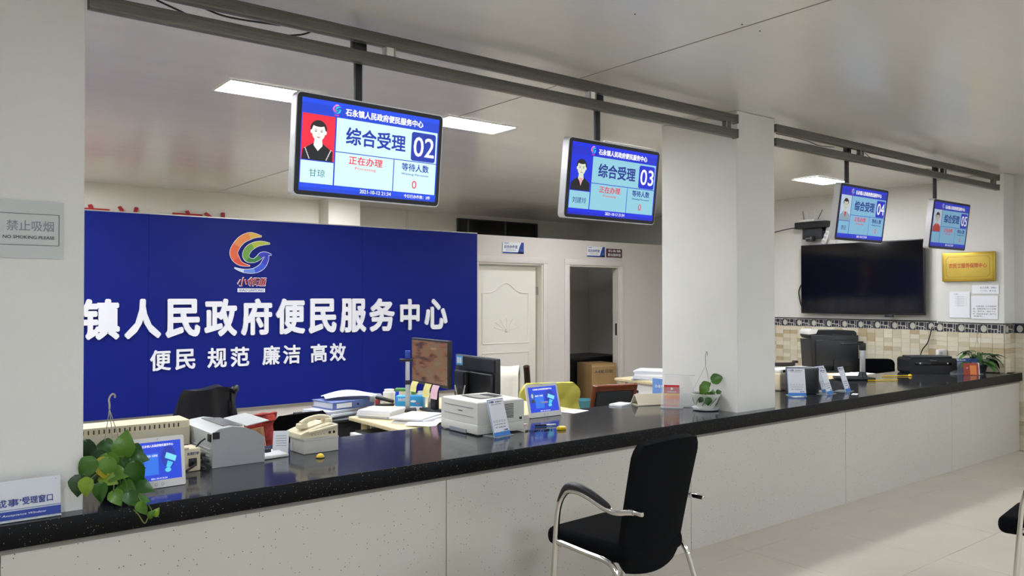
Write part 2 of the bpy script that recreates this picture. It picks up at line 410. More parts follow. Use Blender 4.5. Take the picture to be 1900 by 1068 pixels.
text(bd, '小邻通', M_RED, 2.915, 1.697, h=.082, w=.29, y=-.052, bold=.015, ext=.003, shear=.2)
flat(bd, 'caption_plate', rect(2.77, 3.05, 1.592, 1.63), M_LETTER, y=-.046, t=.004)
text(bd, 'XIAO LINTONG', M_NAVYT, 2.91, 1.611, h=.024, w=.26, y=-.048, ext=.001, shear=.2)

# red raised characters on the wall behind
rc = thing('wall_slogan', 'red raised characters on far wall, tops showing above blue board', 'lettering', (0, 9.6, 0))
for ch, px in zip('高效廉洁', (168, 240, 345, 405)):
    p = at(px, 400, Y=9.6); text(rc, ch, M_RED, p.x, 2.36, h=.37, w=.37, y=-.012, bold=.012, ext=.008, name='character')

# ------------------------------------------------------------------ pillars of the counter line
PX = ((.12, .567), (4.42, 4.845), (8.76, XW+.02))
for k, (a, b) in enumerate(PX):
    o = struct('pillar', G().box(((a+b)/2, 3.545, CZ/2), (b-a, .65, CZ-.002), bev=.004, seg=1), M_PIL, smooth=False)
    if k == 2: pil3 = o
    if k == 1: pil2 = o

# ------------------------------------------------------------------ counter
ct = thing('service_counter', 'long service counter with black speckled top and pale panels', 'counter', (0, 3.137, 0))
CX0, CX1 = -3.9, 8.97
segs = [(CX0, PX[0][0]-.002), (PX[0][1]+.002, PX[1][0]-.002), (PX[1][1]+.002, PX[2][0]-.002)]
M_TOPE = flecks('granite_edge', '#08090b', '#a08c60', 130, .15, .5, .35, ('#6a6c70', 60, .12, .4)); M_TOPE.node_tree.nodes['Principled BSDF'].inputs['Specular IOR Level'].default_value = .15  # same stone, honed; painted darker than the top's reflecting grey
for x0, x1 in segs: G().box(((x0+x1)/2, .4345, .745), (x1-x0, .857, .08)).build('worktop_slab', M_TOP, ct)
for (x0, x1) in PX:
    x1 = min(x1, CX1)
    G().box(((x0+x1)/2, .0435, .745), (x1-x0+.004, .075, .08)).build('worktop_slab', M_TOP, ct)
    G().box(((x0+x1)/2, .80, .745), (x1-x0+.004, .126, .08)).build('worktop_slab', M_TOP, ct)
G().box(((CX0+CX1)/2, .003, .7448), (CX1-CX0, .006, .0796), bev=.0012, seg=1).build('front_edge', M_TOPE, ct)
G().box(((CX0+CX1)/2, .04, .694), (CX1-CX0, .03, .022)).build('sub_strip', M_STRIP, ct)  # grey sub-strip between worktop and front panels
G().box(((CX0+CX1)/2, .062, .34), (CX1-CX0, .02, .68)).build('core', M_STRIP, ct)
x = 2.095 - 1.785*4
while x < CX1:
    a, b = max(x, CX0), min(x+1.785, CX1)
    if b-a > .05: G().box(((a+b)/2, .04, .342), (b-a-.004, .02, .684), bev=.001, seg=1).build('front_panel', M_PANEL, ct, smooth=False)
    x += 1.785

# ------------------------------------------------------------------ tiling of right wall and third pillar
TM = [mat('wall_tile_cream', '#d6cdb4', .3, var=.03), mat('wall_tile_sand', '#c6ba9e', .3, var=.04), mat('wall_tile_ochre', '#b7a683', .3, var=.05), mat('wall_tile_pale', '#dbd4c0', .3, var=.03)]
M_BND0 = mat('border_cream', '#c3c0b2', .35); M_BND1 = mat('border_navy', '#1d1f33', .35)
TW, TH, B0, B1 = .1, .049, 1.178, 1.268
tmesh = []
for k, m in enumerate(TM):
    g = G().box((0, -.004, 0), (TW-.0016, .008, TH-.0012), bev=.0008, seg=1)
    o = g.build('tile', m, None, smooth=False); tmesh.append(o.data); bpy.data.objects.remove(o)
def tiles(parent, origin, rz, n, rows, z_top=B0, k_=1.):
    ax = Vector((math.cos(rz), math.sin(rz), 0))
    for i in range(n):
        for j in range(rows):
            r_ = random.random(); k = 1 if r_ < .22 else 2 if r_ < .34 else 3 if r_ < .5 else 0
            p = Vector(origin) + ax*(TW*k_*(i+.5)); p.z = z_top - TH*(j+.5)
            link('tile', tmesh[k], parent, p, (0, 0, rz)).scale = (k_, 1, 1)
def border(parent, origin, rz, length):
    """patterned border tiles, .2 m each"""
    n = max(1, round(length/.2)); wd = length/n; ax = Vector((math.cos(rz), math.sin(rz), 0)); h = B1-B0
    for i in range(n):
        g = G().box((0, -.004, h/2), (wd-.001, .008, h-.001))
        def r(x0, x1, z0, z1):
            g.box((-wd/2+wd*(x0+x1)/2, -.0085, h*(z0+z1)/2), (wd*(x1-x0), .001, h*(z1-z0)), mi=1)
        r(0, .3, .02, .98); r(.33, .46, .55, .95); r(.33, .46, .05, .45); r(.5, .75, .5, .95); r(.48, .58, .05, .4); r(.62, .72, .05, .4); r(.79, .86, .3, .95); r(.89, .99, .05, .9); r(.77, .86, .04, .22)
        g.prism(ell(-wd/2+wd*.15, h*.5, .028, h*.4, 14), .001, Matrix.Translation((0, -.0102, 0)), mi=0)
        p = Vector(origin) + ax*(wd*(i+.5)); p.z = B0
        g.build('border_tile', [M_BND0, M_BND1], parent, p, (0, 0, rz), smooth=False)
# right wall: reads left to right going towards -Y, faces -X  => rz = -90deg
tiles(wr, (XW, 6.26, 0), -PI/2, 24, 12); border(wr, (XW, 6.26, 0), -PI/2, 2.4)
tiles(pil3, (8.76, 3.87, 0), -PI/2, 7, 8) if False else None
for i in range(6):
    for j in range(8):
        r_ = random.random(); k = 1 if r_ < .22 else 2 if r_ < .34 else 3 if r_ < .5 else 0
        link('tile', tmesh[k], pil3, (8.757, 3.868-.108*(i+.5), B0-TH*(j+.5)), (0, 0, -PI/2)).scale = (1.08, 1, 1)
border(pil3, (8.757, 3.865, 0), -PI/2, .64)
tiles(pil3, (8.755, 3.218, 0), 0, 2, 24, k_=1.22); border(pil3, (8.755, 3.218, 0), 0, .244)
tiles(wr, (XW, 3.21, 0), -PI/2, 3, 24); border(wr, (XW, 3.21, 0), -PI/2, .3)
bo = struct('wall_office_border', G().box((8, 11.195, 1.09), (2.6, .008, .075), mi=1).box((8, 11.195, .52), (2.6, .006, 1.04), mi=2), [M_BND0, M_BND1, TM[1]])
g = G()
for i in range(26): g.box((6.75+.1*i, 11.19, 1.09), (.04, .004, random.choice((.05, .03))), mi=0)
g.build('border_pattern', [M_BND0], bo)

# ------------------------------------------------------------------ ceiling lights
M_DIFF_B = emit('diffuser_office', '#f6f9ff', LIGHT_BACK); M_DIFF_H = emit('diffuser_hall', '#e8f0ff', LIGHT_HALL)
def ceiling_light(x, y, m, label, group=None, L=.6):
    t = thing('ceiling_light', label, 'light', (x, y, CZ-.001), group=group)
    g = G()
    for dx, dy, sx, sy in ((0, .146, L, .012), (0, -.146, L, .012), (L/2-.006, 0, .012, .28), (-L/2+.006, 0, .012, .28)):
        g.box((dx, dy, -.005), (sx, sy, .01))
    g.build('frame', M_WHITE, t)
    G().box((0, 0, -.003), (L-.024, .28, .004)).build('diffuser', m, t)
    return t
ceiling_light(1.82, 4.66, M_DIFF_B, 'lit rectangular ceiling panel at left edge of the largest screen')
ceiling_light(3.30, 4.66, M_DIFF_B, 'lit rectangular ceiling panel just right of the largest screen')
ceiling_light(4.78, 4.66, M_DIFF_B, 'lit rectangular ceiling panel hidden behind the screen by the middle pillar')
ceiling_light(6.26, 4.66, M_DIFF_B, 'lit rectangular ceiling panel hidden behind the middle pillar')
ceiling_light(7.78, 4.62, M_DIFF_B, 'square looking lit ceiling panel right of the middle pillar')
for x, y, lb in ((.24, 4.66, 'lit ceiling panel behind the left pillar, nearest the counter'), (-1.4, 4.66, 'lit ceiling panel far left over the office, out of the picture'),
                 (.7, 6.9, 'lit ceiling panel behind the left pillar, second row'), (-1.0, 6.9, 'lit ceiling panel at far left, second row'),
                 (3.25, 6.2, 'lit ceiling panel hidden behind the largest screen, second row'),
                 (1.15, 8.6, 'lit ceiling panel over the passage behind the blue board, left part'),
                 (4.3, 8.5, 'lit ceiling panel over the passage behind the blue board, by the far pillar'), (6.85, 6.9, 'added ceiling panel hidden behind the second screen, brightening the partition')):  # last panel is added out of sight to brighten partition and doors
    ceiling_light(x, y, M_DIFF_B, lb, L=.4 if x == 6.85 else .6)
for x, y, lb in ((-.8, .5, 'leftmost'), (1.6, -.6, 'behind the photographer'), (4.6, -.3, 'beyond the second visitor chair'), (7.2, .3, 'nearest the tiled right wall'), (0.0, -2.6, 'rear left'), (5.0, -2.6, 'rear right')):
    ceiling_light(x, y, M_DIFF_H, 'lit ceiling panel over the public hall, ' + lb)

# ------------------------------------------------------------------ rails
def rail(name, x0, x1, z, label):
    o = thing(name, label, 'rail', (x0, 3.225, z)); L = x1-x0
    g = G().box((L/2, 0, 0), (L, .04, .055), bev=.004)
    for dz in (-.016, 0, .016): g.box((L/2, -.0205, dz), (L-.01, .003, .004))
    g.build('channel', M_STEEL, o)
    G().box((L-.005, -.001, 0), (.014, .048, .06), bev=.004).build('end_cap', mat('rail_cap', '#6a6660', .5), o)
    return o
rail('steel_rail', .575, 4.415, 2.717, 'upper grey steel rail between left and middle pillars')
rail('steel_rail', .575, 4.415, 2.621, 'lower grey steel rail between left and middle pillars')
rail('steel_rail', 4.85, 8.62, 2.717, 'upper grey steel rail right of the middle pillar')
rail('steel_rail', 4.85, 8.62, 2.621, 'lower grey steel rail right of the middle pillar')
for i, (px, lb) in enumerate(((720, 'beside the largest screen pole'), (1095, 'beside second screen pole left of middle pillar'), (1350, 'at the rail end by the middle pillar'), (1594, 'beside the third screen pole'), (1748, 'beside the farthest screen pole'), (1842, 'at the far right rail end'))):
    x = at(px, 130, Y=3.23).x
    if i in (2, 5): x -= .02
    b_ = thing('rail_bracket', 'pale metal bracket joining both rails ' + lb, 'bracket', (x, 3.225, 2.669))
    G().box((0, 0, 0), (.05, .034, .04), bev=.002).build('body', M_WHITE if i < 2 else M_STEEL, b_)
    for dx in (-.022, .022): G().box((dx, -.018, 0), (.006, .004, .04)).lathe([(.005, 0), (.004, .003)], (dx, -.02, .016), 8).build('flange', M_ALU, b_)
def cable(pts, r, label, m=M_BLACK, cat='cable', sm=6, name='cable'):
    g = G().tube(pts, r, seg=6, smooth=sm); o = g.build(name, m); return tag(o, label, cat)
cable([at(290, 0, Y=3.3), at(333, 20, Y=3.28), at(345, 26, Y=3.26)], .004, 'short black cable dropping behind the rails at top left')
cable([at(345, -4, Y=3.3), at(385, 18, Y=3.29), at(430, 33, Y=3.28), at(520, 47, Y=3.27)], .004, 'long black cable running along the rails at top left')
cable([at(535, 66, Y=3.27), at(560, 64, Y=3.28), at(580, 58, Y=3.29)], .004, 'short black cable end poking between rails left of the nearest screen')
cable([at(1440, 248, Y=3.28), at(1470, 254, Y=3.27), at(1500, 262, Y=3.28), at(1520, 270, Y=3.27), at(1548, 273, Y=3.28)], .003, 'thin black cable sagging between rails right of the middle pillar')
cable([at(1605, 284, Y=3.28), at(1625, 297, Y=3.27), at(1680, 311, Y=3.28), at(1730, 314, Y=3.28)], .003, 'thin black cable between rails left of the farthest screen')

# ------------------------------------------------------------------ hanging number screens
def screen(num, loc, br, cell, blue, name_txt, portrait, extra=False, rz=0, tilt=6.5, pole_x=0., label=''):
    t = thing('display_screen', label, 'screen', loc, R(rz))
    body = G().prism(rrect(-.37, .37, -.2165, .2165, .022), .046, Matrix.Translation((0, -.016, 0))).build('housing', M_SILVER, t, rot=(R(tilt), 0, 0))
    G().prism(rrect(-.365, .365, -.2115, .2115, .019), .003, Matrix.Translation((0, -.0185, 0))).build('bezel', M_BLACK, body)
    # pole up to the rails
    zt = 2.76-loc[2]
    py = 3.272-loc[1]
    G().box((pole_x, py, (zt+.12)/2), (.034, .022, zt-.12), bev=.002).build('pole', M_BLACK, t)
    G().box((pole_x, py-.005, 2.69-loc[2]), (.07, .03, .09), bev=.003).build('pole_bracket', M_BLACK, t)
    G().box((pole_x, .05, .1), (.16, .03, .12), bev=.003).box((pole_x, (py+.03)/2, .13), (.05, abs(py-.03)+.03, .04)).build('mount_plate', M_BLACK, t)
    W_, H_ = .692, .386
    U = lambda u: -W_/2+W_*u
    V = lambda v: H_/2-H_*v
    y0 = -.0195
    E_ = lambda c, s=1.: emit('scr%s_%s_%.2f' % (num, c, s), c, s*br)
    def fl_(nm, u0, u1, v0, v1, c, lay, s=1.): return flat(disp, nm, rect(U(u0), U(u1), V(v1), V(v0)), E_(c, s), y=y0-.0004*lay, t=.0004)
    disp = flat(body, 'display', rect(U(0), U(1), V(1), V(0)), E_(blue, 1.), y=y0, t=.0005)
    # header and footer in steps from deep to lighter blue
    fl_('header_band', 0, 1, .0, .05, blue, 1, 1.25); fl_('footer_band', 0, 1, .925, .96, blue, 1, 1.3)
    fl_('cell', .235, .99, .165, .535, cell, 1); fl_('cell', .235, .655, .545, .915, cell, 1); fl_('cell', .662, .99, .545, .915, cell, 1); fl_('cell', .006, .225, .672, .915, cell, 1)
    # portrait
    bg, face, hair, top, acc = portrait
    P_ = lambda poly, c, lay, nm='portrait_shape', s=1.: flat(ph, nm, [(U(a), V(b)) for a, b in poly], E_(c, s), y=y0-.0004*lay, t=.0004)
    ph = fl_('portrait', .006, .225, .165, .662, bg, 1)
    cx = .115
    P_([(cx-.075, .662), (cx-.105, .662), (cx-.1, .555), (cx-.06, .51), (cx-.03, .475), (cx+.03, .475), (cx+.06, .51), (cx+.1, .555), (cx+.1, .662)], top, 2, 'clothes')
    P_(ell(cx, .325, .056, .1, 22), hair, 3, 'hair')
    P_([(cx-.024, .42), (cx+.024, .42), (cx+.03, .5), (cx, .56), (cx-.03, .5)], face, 3, 'neck')
    P_(ell(cx, .35, .045, .1, 22), face, 4, 'face')
    P_(ell(cx, .268, .043, .03, 16), hair, 5, 'fringe')
    P_(ell(cx-.048, .355, .006, .022, 8), face, 4, 'ear'); P_(ell(cx+.048, .355, .006, .022, 8), face, 4, 'ear')
    dk = '#6a5a55'
    for sx in (-1, 1):
        P_(ell(cx+sx*.019, .348, .008, .0065, 8), dk, 6, 'eye'); P_(rect(cx+sx*.019-.01, cx+sx*.019+.01, .327, .332), dk, 6, 'eyebrow')
    P_([(cx-.004, .385), (cx+.004, .385), (cx, .36)], '#d8b8a8', 6, 'nose'); P_(ell(cx, .412, .013, .006, 10), '#c06a62', 6, 'mouth')
    if acc == 'beads':
        for sx in (-1, 1):
            for q in range(9): P_(ell(cx+sx*(.085-.0035*q), .54+.0135*q, .0042, .0052, 6), '#ffffff', 6, 'bead')
    elif acc: P_([(cx-.02, .49), (cx+.02, .49), (cx+.014, .54), (cx, .6), (cx-.014, .54)], acc, 6, 'scarf')
    tx = '#ffffff'; db = '#0a2fa8'; rd = '#e8203c'
    if acc != 'beads': db = '#0a2390'
    def T(b, c, u, v, hv, wu, bold=.01, s=1.): return text(disp, b, E_(c, s), U(u), V(v), h=hv*H_ if hv else None, w=wu*W_ if wu else None, y=y0-.0022, bold=bold, ext=.0003)
    T('石永镇人民政府便民服务中心', tx, .58, .09, .085, .58, .035)
    em = [[E_('#ff5fb0'), E_('#d86be0'), E_('#ff9fc8')], [E_('#39d6c0'), E_('#20b8a8'), E_('#1a90d8')], [E_('#2fd0ff'), E_('#3fa0ff')]]
    emblem(disp, .000075, U(.232), V(.075), y0-.0008, mats=em, outline=False)
    T('小邻通', '#ff3f80', .228, .143, .018, .032, 0.)
    T('综合受理', db, .52, .348, .2, .44, .03)
    flat(disp, 'number_box', [(x_, z_) for x_, z_ in rrect(U(.785), U(.978), V(.53), V(.19), .012)], E_(db if acc == 'beads' else blue), y=y0-.0012, t=.0006)
    T(num, tx, .885, .36, .235, .165, .008)
    T('正在办理', rd, .45, .615, .095, .245, .02); T('Processing', rd, .45, .705, .04, .15, 0.)
    T('等待人数', db, .825, .615, .092, .215, .02); T('Waiting Persones', db, .825, .7, .032, .215, .004)
    T('0', rd, .822, .815, .095, .036, 0.)
    T('2021-10-12 21:34', tx, .53, .955, .042, .23, .004)
    if extra: T('今日已办件数：3件', tx, .85, .957, .042, .21, .006)
    if name_txt: T(name_txt, '#2a7a86' if acc == 'beads' else db, .115, .8, .085, .05*len(name_txt)+.005, 0.)
    return t
def scr_pos(x): return x
screen('02', (1.705, 3.19, 2.19), 1.12, '#d2f7fb', '#0b3fd2', '甘琼', ('#f0203c', '#fff6ee', '#15130f', '#0b0c14', 'beads'), True, 2, 5.5, -.02, 'large hanging queue screen showing number 02, nearest of the four')
screen('03', (3.225, 3.19, 2.189), 1.0, '#93cfe0', '#0a22d0', '刘建玲', ('#0a2ae0', '#dfe6cf', '#151314', '#0c0d14', '#e8a8b0'), False, 1.5, 6.5, -.037, 'hanging queue screen showing number 03, left of middle pillar')
screen('04', (5.975, 3.21, 2.19), .82, '#86c0e0', '#0a26c8', '登记', ('#c4d8e8', '#cfd0c4', '#251a1a', '#8fa8b8', '#d04038'), False, .7, 7.6, -.09, 'hanging queue screen showing number 04, right of middle pillar')
screen('05', (7.52, 3.22, 2.186), .62, '#86c0e0', '#0a26c8', '', ('#c4d8e8', '#cfc8bc', '#251a1a', '#c02820', '#d03028'), False, .2, 7.2, -.14, 'hanging queue screen showing number 05, farthest and rightmost')

# ------------------------------------------------------------------ wall TV and things round it
tv = thing('television', 'large black television, switched off, on the tiled right wall', 'television', (8.93, 4.81, 1.76), -PI/2)
G().box((0, 0, 0), (1.49, .04, .835), bev=.006).build('housing', M_BLACK, tv)
G().box((0, -.0215, .008), (1.47, .003, .80)).build('glass_panel', mat('tv_glass', '#0b0b0e', .08), tv)
G().box((0, .035, 0), (.5, .05, .35)).build('wall_mount', M_BLACK2, tv)
G().box((.35, -.01, -.43), (.09, .03, .03), bev=.004).build('sensor_bar', M_BLACK2, tv)
cable([(8.97, 5.57, 1.72), (8.97, 5.62, 1.62), (8.96, 5.6, 1.5), (8.97, 5.58, 1.42), (8.95, 5.53, 1.4)], .008, 'black cable looping out left of the big television')
# gold plaque
pq = thing('brass_plaque', 'gold brass plaque with red characters on the right pillar', 'plaque', (8.738, 3.545, 1.853), -PI/2)
G().box((0, 0, 0), (.51, .03, .298), bev=.006).build('frame', M_GOLD, pq)
G().box((0, -.0155, 0), (.46, .003, .25), bev=.001).build('face_plate', mat('brass_face', '#d2b653', .5, .45, var=.1, vscale=3), pq)
for z in (-.105, .105): flat(pq, 'engraved_line', rect(-.19, .19, z-.001, z+.001), M_GOLDD, y=-.0185)
for x in (-.21, .21): flat(pq, 'engraved_line', rect(x-.001, x+.001, -.085, .085), M_GOLDD, y=-.0185)
for sx in (-1, 1):
    for sz in (-1, 1): G().tube([(sx*.19, -.018, sz*.105), (sx*.195, -.018, sz*.09), (sx*.21, -.018, sz*.085)], .0015, seg=5, smooth=4).build('corner_scroll', M_GOLDD, pq)
text(pq, '农民工服务保障中心', M_REDP, 0, .012, h=.05, w=.365, y=-.018, bold=.01)
# papers taped on the pillar
def sheet(px0, px1, z0, z1, label, lines, big=False, name='notice', m=M_PAPER):
    a, b = at(px0, 500, X=8.75).y, at(px1, 500, X=8.75).y
    o = thing(name, label, 'notice', (8.753, (a+b)/2, (z0+z1)/2), -PI/2); w_, h_ = a-b, z1-z0
    G().box((0, 0, 0), (w_, .002, h_)).build('paper_sheet', m, o)
    for fx, fz, s, fh, fw in lines: text(o, s, M_TXTK, fx*w_/2, fz*h_/2, h=fh, w=fw*w_, y=-.0015, ext=.0002)
    return o
sheet(1761, 1799, 1.33, 1.60, 'white paper notice with small grey print below gold plaque', [(-.35, .8, '公告', .012, .2)] + [(.1, .62-.14*i, '一二三四五六七八九十一二', .009, .6) for i in range(6)])
sheet(1801, 1851, 1.32, 1.555, 'white paper notice with bold black lines, right of small notice', [(.15, .1, '办理流程（公开告知单）', .016, .75), (0, -.12, '请：到服务窗口人工办理', .016, .85), (0, -.34, '点，带齐证、经办个人', .016, .85), (0, -.56, '件（包括身份证）及户口', .016, .85), (-.45, -.76, '本原件。', .016, .35)])
sheet(1803, 1853, 1.575, 1.665, 'narrow white paper strip with black heading under gold plaque', [(.2, .4, '七人日常、200m', .02, .6), (.2, -.3, '一二口、本下达', .015, .6)])

# camera shelf with router, power strip
sh = thing('camera_shelf', 'black wall shelf holding a router above the television', 'shelf', (8.93, 5.40, 2.42), -PI/2)
G().box((0, 0, 0), (.42, .14, .08), bev=.006).build('tray', M_BLACK, sh)
G().box((0, .02, -.1), (.26, .09, .14), bev=.005).build('bracket', M_BLACK2, sh)
G().lathe([(.055, 0), (.06, .03), (.05, .06)], (-.01, -.04, -.2), 18).build('camera_housing', M_BLACK, sh)
G().lathe([(.03, 0), (.033, .004)], (-.01, -.1, -.17), 14).build('camera_lens', M_SILVER, sh)
rt = thing('router', 'white router with thin antennas on the black wall shelf', 'router', (8.91, 5.44, 2.461), -PI/2)
G().box((0, 0, .014), (.2, .12, .026), bev=.006).build('body', M_WHITE, rt)
for x, lx in ((-.12, -.02), (-.06, -.01), (.08, 0), (.13, .07)):
    G().tube([(x*.7, .03, .02), (x*.7+lx, .03, .14)], .004, seg=6).build('antenna', M_WHITE if abs(x) < .1 else M_BLACK, rt)
ps = thing('power_strip', 'white socket strip leaning diagonally beside wall shelf', 'power strip', (8.955, 5.235, 2.285), -PI/2)
psb = G().box((0, 0, 0), (.06, .04, .22), bev=.008).build('strip_body', M_WHITE, ps, rot=(0, R(24), 0))
for z in (-.075, -.025, .025, .075):
    G().box((0, -.022, z), (.038, .003, .03)).build('socket', M_GREYP, psb); 
for z, s in ((-.03, -1), (.03, -1)): G().box((s*.05, -.03, z), (.06, .03, .025), bev=.004).build('plug', M_BLACK, psb)
cable([(8.93, 6.25, 2.30), (8.95, 6.0, 2.36), (8.93, 5.7, 2.4), (8.93, 5.62, 2.39)], .006, 'thin grey cable from left into the wall shelf', M_BLACK2)
cable([(8.96, 5.25, 2.4), (8.95, 5.16, 2.36), (8.96, 5.12, 2.26), (8.96, 5.14, 2.18)], .005, 'white lead looping from wall shelf behind power strip', M_WHITE)
cable([(8.975, 6.2, 1.281), (8.975, 5.0, 1.277), (8.975, 3.95, 1.279), (8.74, 3.84, 1.279), (8.745, 3.5, 1.276), (8.743, 3.21, 1.276), (8.93, 3.195, 1.274), (8.96, 3.0, 1.276)], .006, 'black cable lying along the patterned border tiles')
cable([(8.97, 4.01, 1.22), (8.95, 4.05, 1.05), (8.93, 4.12, .9), (8.94, 4.13, .5)], .006, 'black cable hanging down the wall corner behind the black printer')
scam = thing('security_camera', 'small dark camera with orange wires on far wall', 'camera', (9.72, 9.86, 2.42))
G().box((0, 0, .06), (.14, .1, .12), bev=.01).build('body', M_BLACK, scam)
G().tube([(0, -.03, 0), (-.08, -.05, -.08), (.03, -.05, -.16), (.12, -.05, -.04)], .006, smooth=6).build('wire', mat('orange_wire', '#7a3a22', .6), scam)

# small signs
def door_sign(x, label):
    o = thing('door_sign', label, 'sign', (x, PY-.008, 2.168))
    G().box((0, 0, 0), (.34, .008, .142)).build('plate', M_PAPER, o)
    flat(o, 'blue_corner', [(.07, -.071), (.17, -.071), (.17, .071), (.13, .071), (.1, .01)], M_NAVY, y=-.0055)
    flat(o, 'blue_line', rect(-.17, .17, -.071, -.055), M_NAVY, y=-.0055)
    text(o, '后台办件室', M_NAVYT, -.04, .012, h=.042, w=.215, y=-.005, bold=.02)
    text(o, 'BACKSTAGE OFFICE', M_TXTG, -.04, -.03, h=.012, w=.16, y=-.005); text(o, '便民服务', M_NAVYT, -.11, .056, h=.012, w=.075, y=-.005)
    emblem(o, .00007, .135, -.03, -.006, outline=False, mats=[[M_FBLUE]]*3)
door_sign(6.30, 'small white and blue door sign above the closed white door')
door_sign(7.76, 'small white and blue door sign above the open dark doorway')
bs = thing('brown_sign', 'small brown sign with white characters above open doorway', 'sign', (8.12, PY-.008, 2.16))
G().box((0, 0, 0), (.31, .008, .12)).build('plate', mat('brown_sign', '#4a2022', .5), bs)
text(bs, '石永镇', M_PAPER, 0, .03, h=.035, w=.25, y=-.005, bold=.01); text(bs, '群众接待室', M_PAPER, 0, -.025, h=.042, w=.26, y=-.005, bold=.01)

ns = thing('no_smoking_sign', 'translucent plate reading no smoking please on left pillar', 'sign', (.3, 3.2165, 1.782))
G().box((0, 0, 0), (.4, .003, .2)).build('plate', mat('frosted', '#bfc2bf', .4), ns)
for p in (rect(-.185, .185, -.055, -.0535), rect(-.185, .185, .0535, .055), rect(.184, .186, -.054, .054), rect(-.186, -.184, -.054, .054)): flat(ns, 'border_line', p, M_TXTK, y=-.0025)
text(ns, '禁止吸烟', M_TXTG, .098, .013, h=.037, w=.142, y=-.002, bold=.01)
text(ns, 'NO SMOKING PLEASE', M_TXTK, .094, -.027, h=.011, w=.155, y=-.002, bold=.01)
g = G().tube([(-.1+.045*math.cos(a), -.003, .0+.045*math.sin(a)) for a in [2*PI*k/24 for k in range(25)]], .004, seg=5).tube([(-.13, -.003, .03), (-.07, -.003, -.03)], .004, seg=5)
g.build('prohibition_ring', M_TXTG, ns)

# standing sign at lower left, by the pillar
sg = thing('window_sign', 'white and blue acrylic sign standing against left pillar base', 'sign', (.27, 3.172, .787), 0, rx=R(-6))
G().box((0, .004, .069), (.44, .005, .138)).build('acrylic_plate', mat('sign_white', '#cfd3d8', .25), sg)
G().box((0, .012, .004), (.44, .04, .006)).build('foot', M_ACRE, sg)
flat(sg, 'blue_band', rect(-.22, .22, .008, .036), M_NAVY, y=-.0003, t=.0015)
flat(sg, 'fine_line', rect(-.22, .22, .04, .042), M_FBLUE, y=-.0003, t=.0015)
text(sg, '“办不成事”', M_NAVYT, .025, .064, h=.026, w=.17, y=-.0002, bold=.012)
text(sg, '受理窗口', M_NAVYT, .15, .066, h=.026, w=.092, y=-.0002, bold=.02)
text(sg, '石永镇人民政府', M_NAVYT, -.0, .1, h=.007, w=.075, y=-.0002); text(sg, '便民服务中心', M_NAVYT, -.003, .09, h=.007, w=.07, y=-.0002)
text(sg, '“Unserviceable” Acceptance Window', M_PAPER, .06, .022, h=.0085, w=.23, y=-.0006, shear=.2)
G().lathe([(.002, 0), (.002, .001)], (.205, -.0003, .128), 8).build('corner_dot', M_TXTK, sg)

# ------------------------------------------------------------------ plants
def leaf_mesh(kind='heart', n=6):
    g = G()
    prof = [(0, .02), (.04, .26), (.14, .42), (.3, .47), (.5, .40), (.7, .27), (.87, .12), (1., .0)] if kind == 'heart' else [(0, .01), (.12, .1), (.3, .2), (.5, .22), (.7, .16), (.87, .08), (1., .0)]
    rows = []
    for t, w_ in prof:
        z = .1*math.sin(t*PI) - .22*t*t
        rows.append([g.b.verts.new((s*w_, t - (.10*abs(s) if t < .1 else 0), z + abs(s)*w_*.28)) for s in (-1, -.5, 0, .5, 1)])
    for a, b in zip(rows, rows[1:]):
        for k in range(4):
            try: g.b.faces.new((a[k], a[k+1], b[k+1], b[k]))
            except ValueError: pass
    bmesh.ops.remove_doubles(g.b, verts=g.b.verts, dist=.0005)
    bmesh.ops.solidify(g.b, geom=list(g.b.faces), thickness=.012)
    for f in g.b.faces: f.smooth = True
    return g
_lm = {}
def leaf(parent, p, d, up, size, m, kind='heart'):
    """leaf at p pointing along d, surface normal about up"""
    k = (kind, m.name)
    if k not in _lm:
        o = leaf_mesh(kind).build('leaf', m, None, ang=80); _lm[k] = o.data; bpy.data.objects.remove(o)
    d = Vector(d).normalized(); z = Vector(up); z = (z - d*z.dot(d)).normalized(); x = d.cross(z)
    M = Matrix((x, d, z)).transposed().to_4x4()
    o = link('leaf', _lm[k], parent, p); o.rotation_euler = M.to_euler(); o.scale = (size,)*3
    return o
def hanger(parent, top, rim, rz0=0, lift=.07, wire=.0014, hook_r=.011):
    """hook and three wires from the rim of a pot; coordinates local to parent"""
    T = Vector(top)
    for k in range(3):
        a = rz0+k*2*PI/3; q = Vector((rim[0]*math.cos(a), rim[0]*math.sin(a), rim[1]))
        G().tube([q, T], wire, seg=5).build('hanger_wire', M_WIRE, parent)
    pts = [T, T+Vector((0, 0, lift*.35)), T+Vector((-.002, 0, lift*.7)), T+Vector((.004, 0, lift)), T+Vector((.004+hook_r, 0, lift*1.12)), T+Vector((.004+hook_r*1.9, 0, lift)), T+Vector((.004+hook_r*1.8, 0, lift*.8))]
    G().tube(pts, wire*2.2, seg=7, smooth=5).build('hanger_hook', M_WIRE, parent)

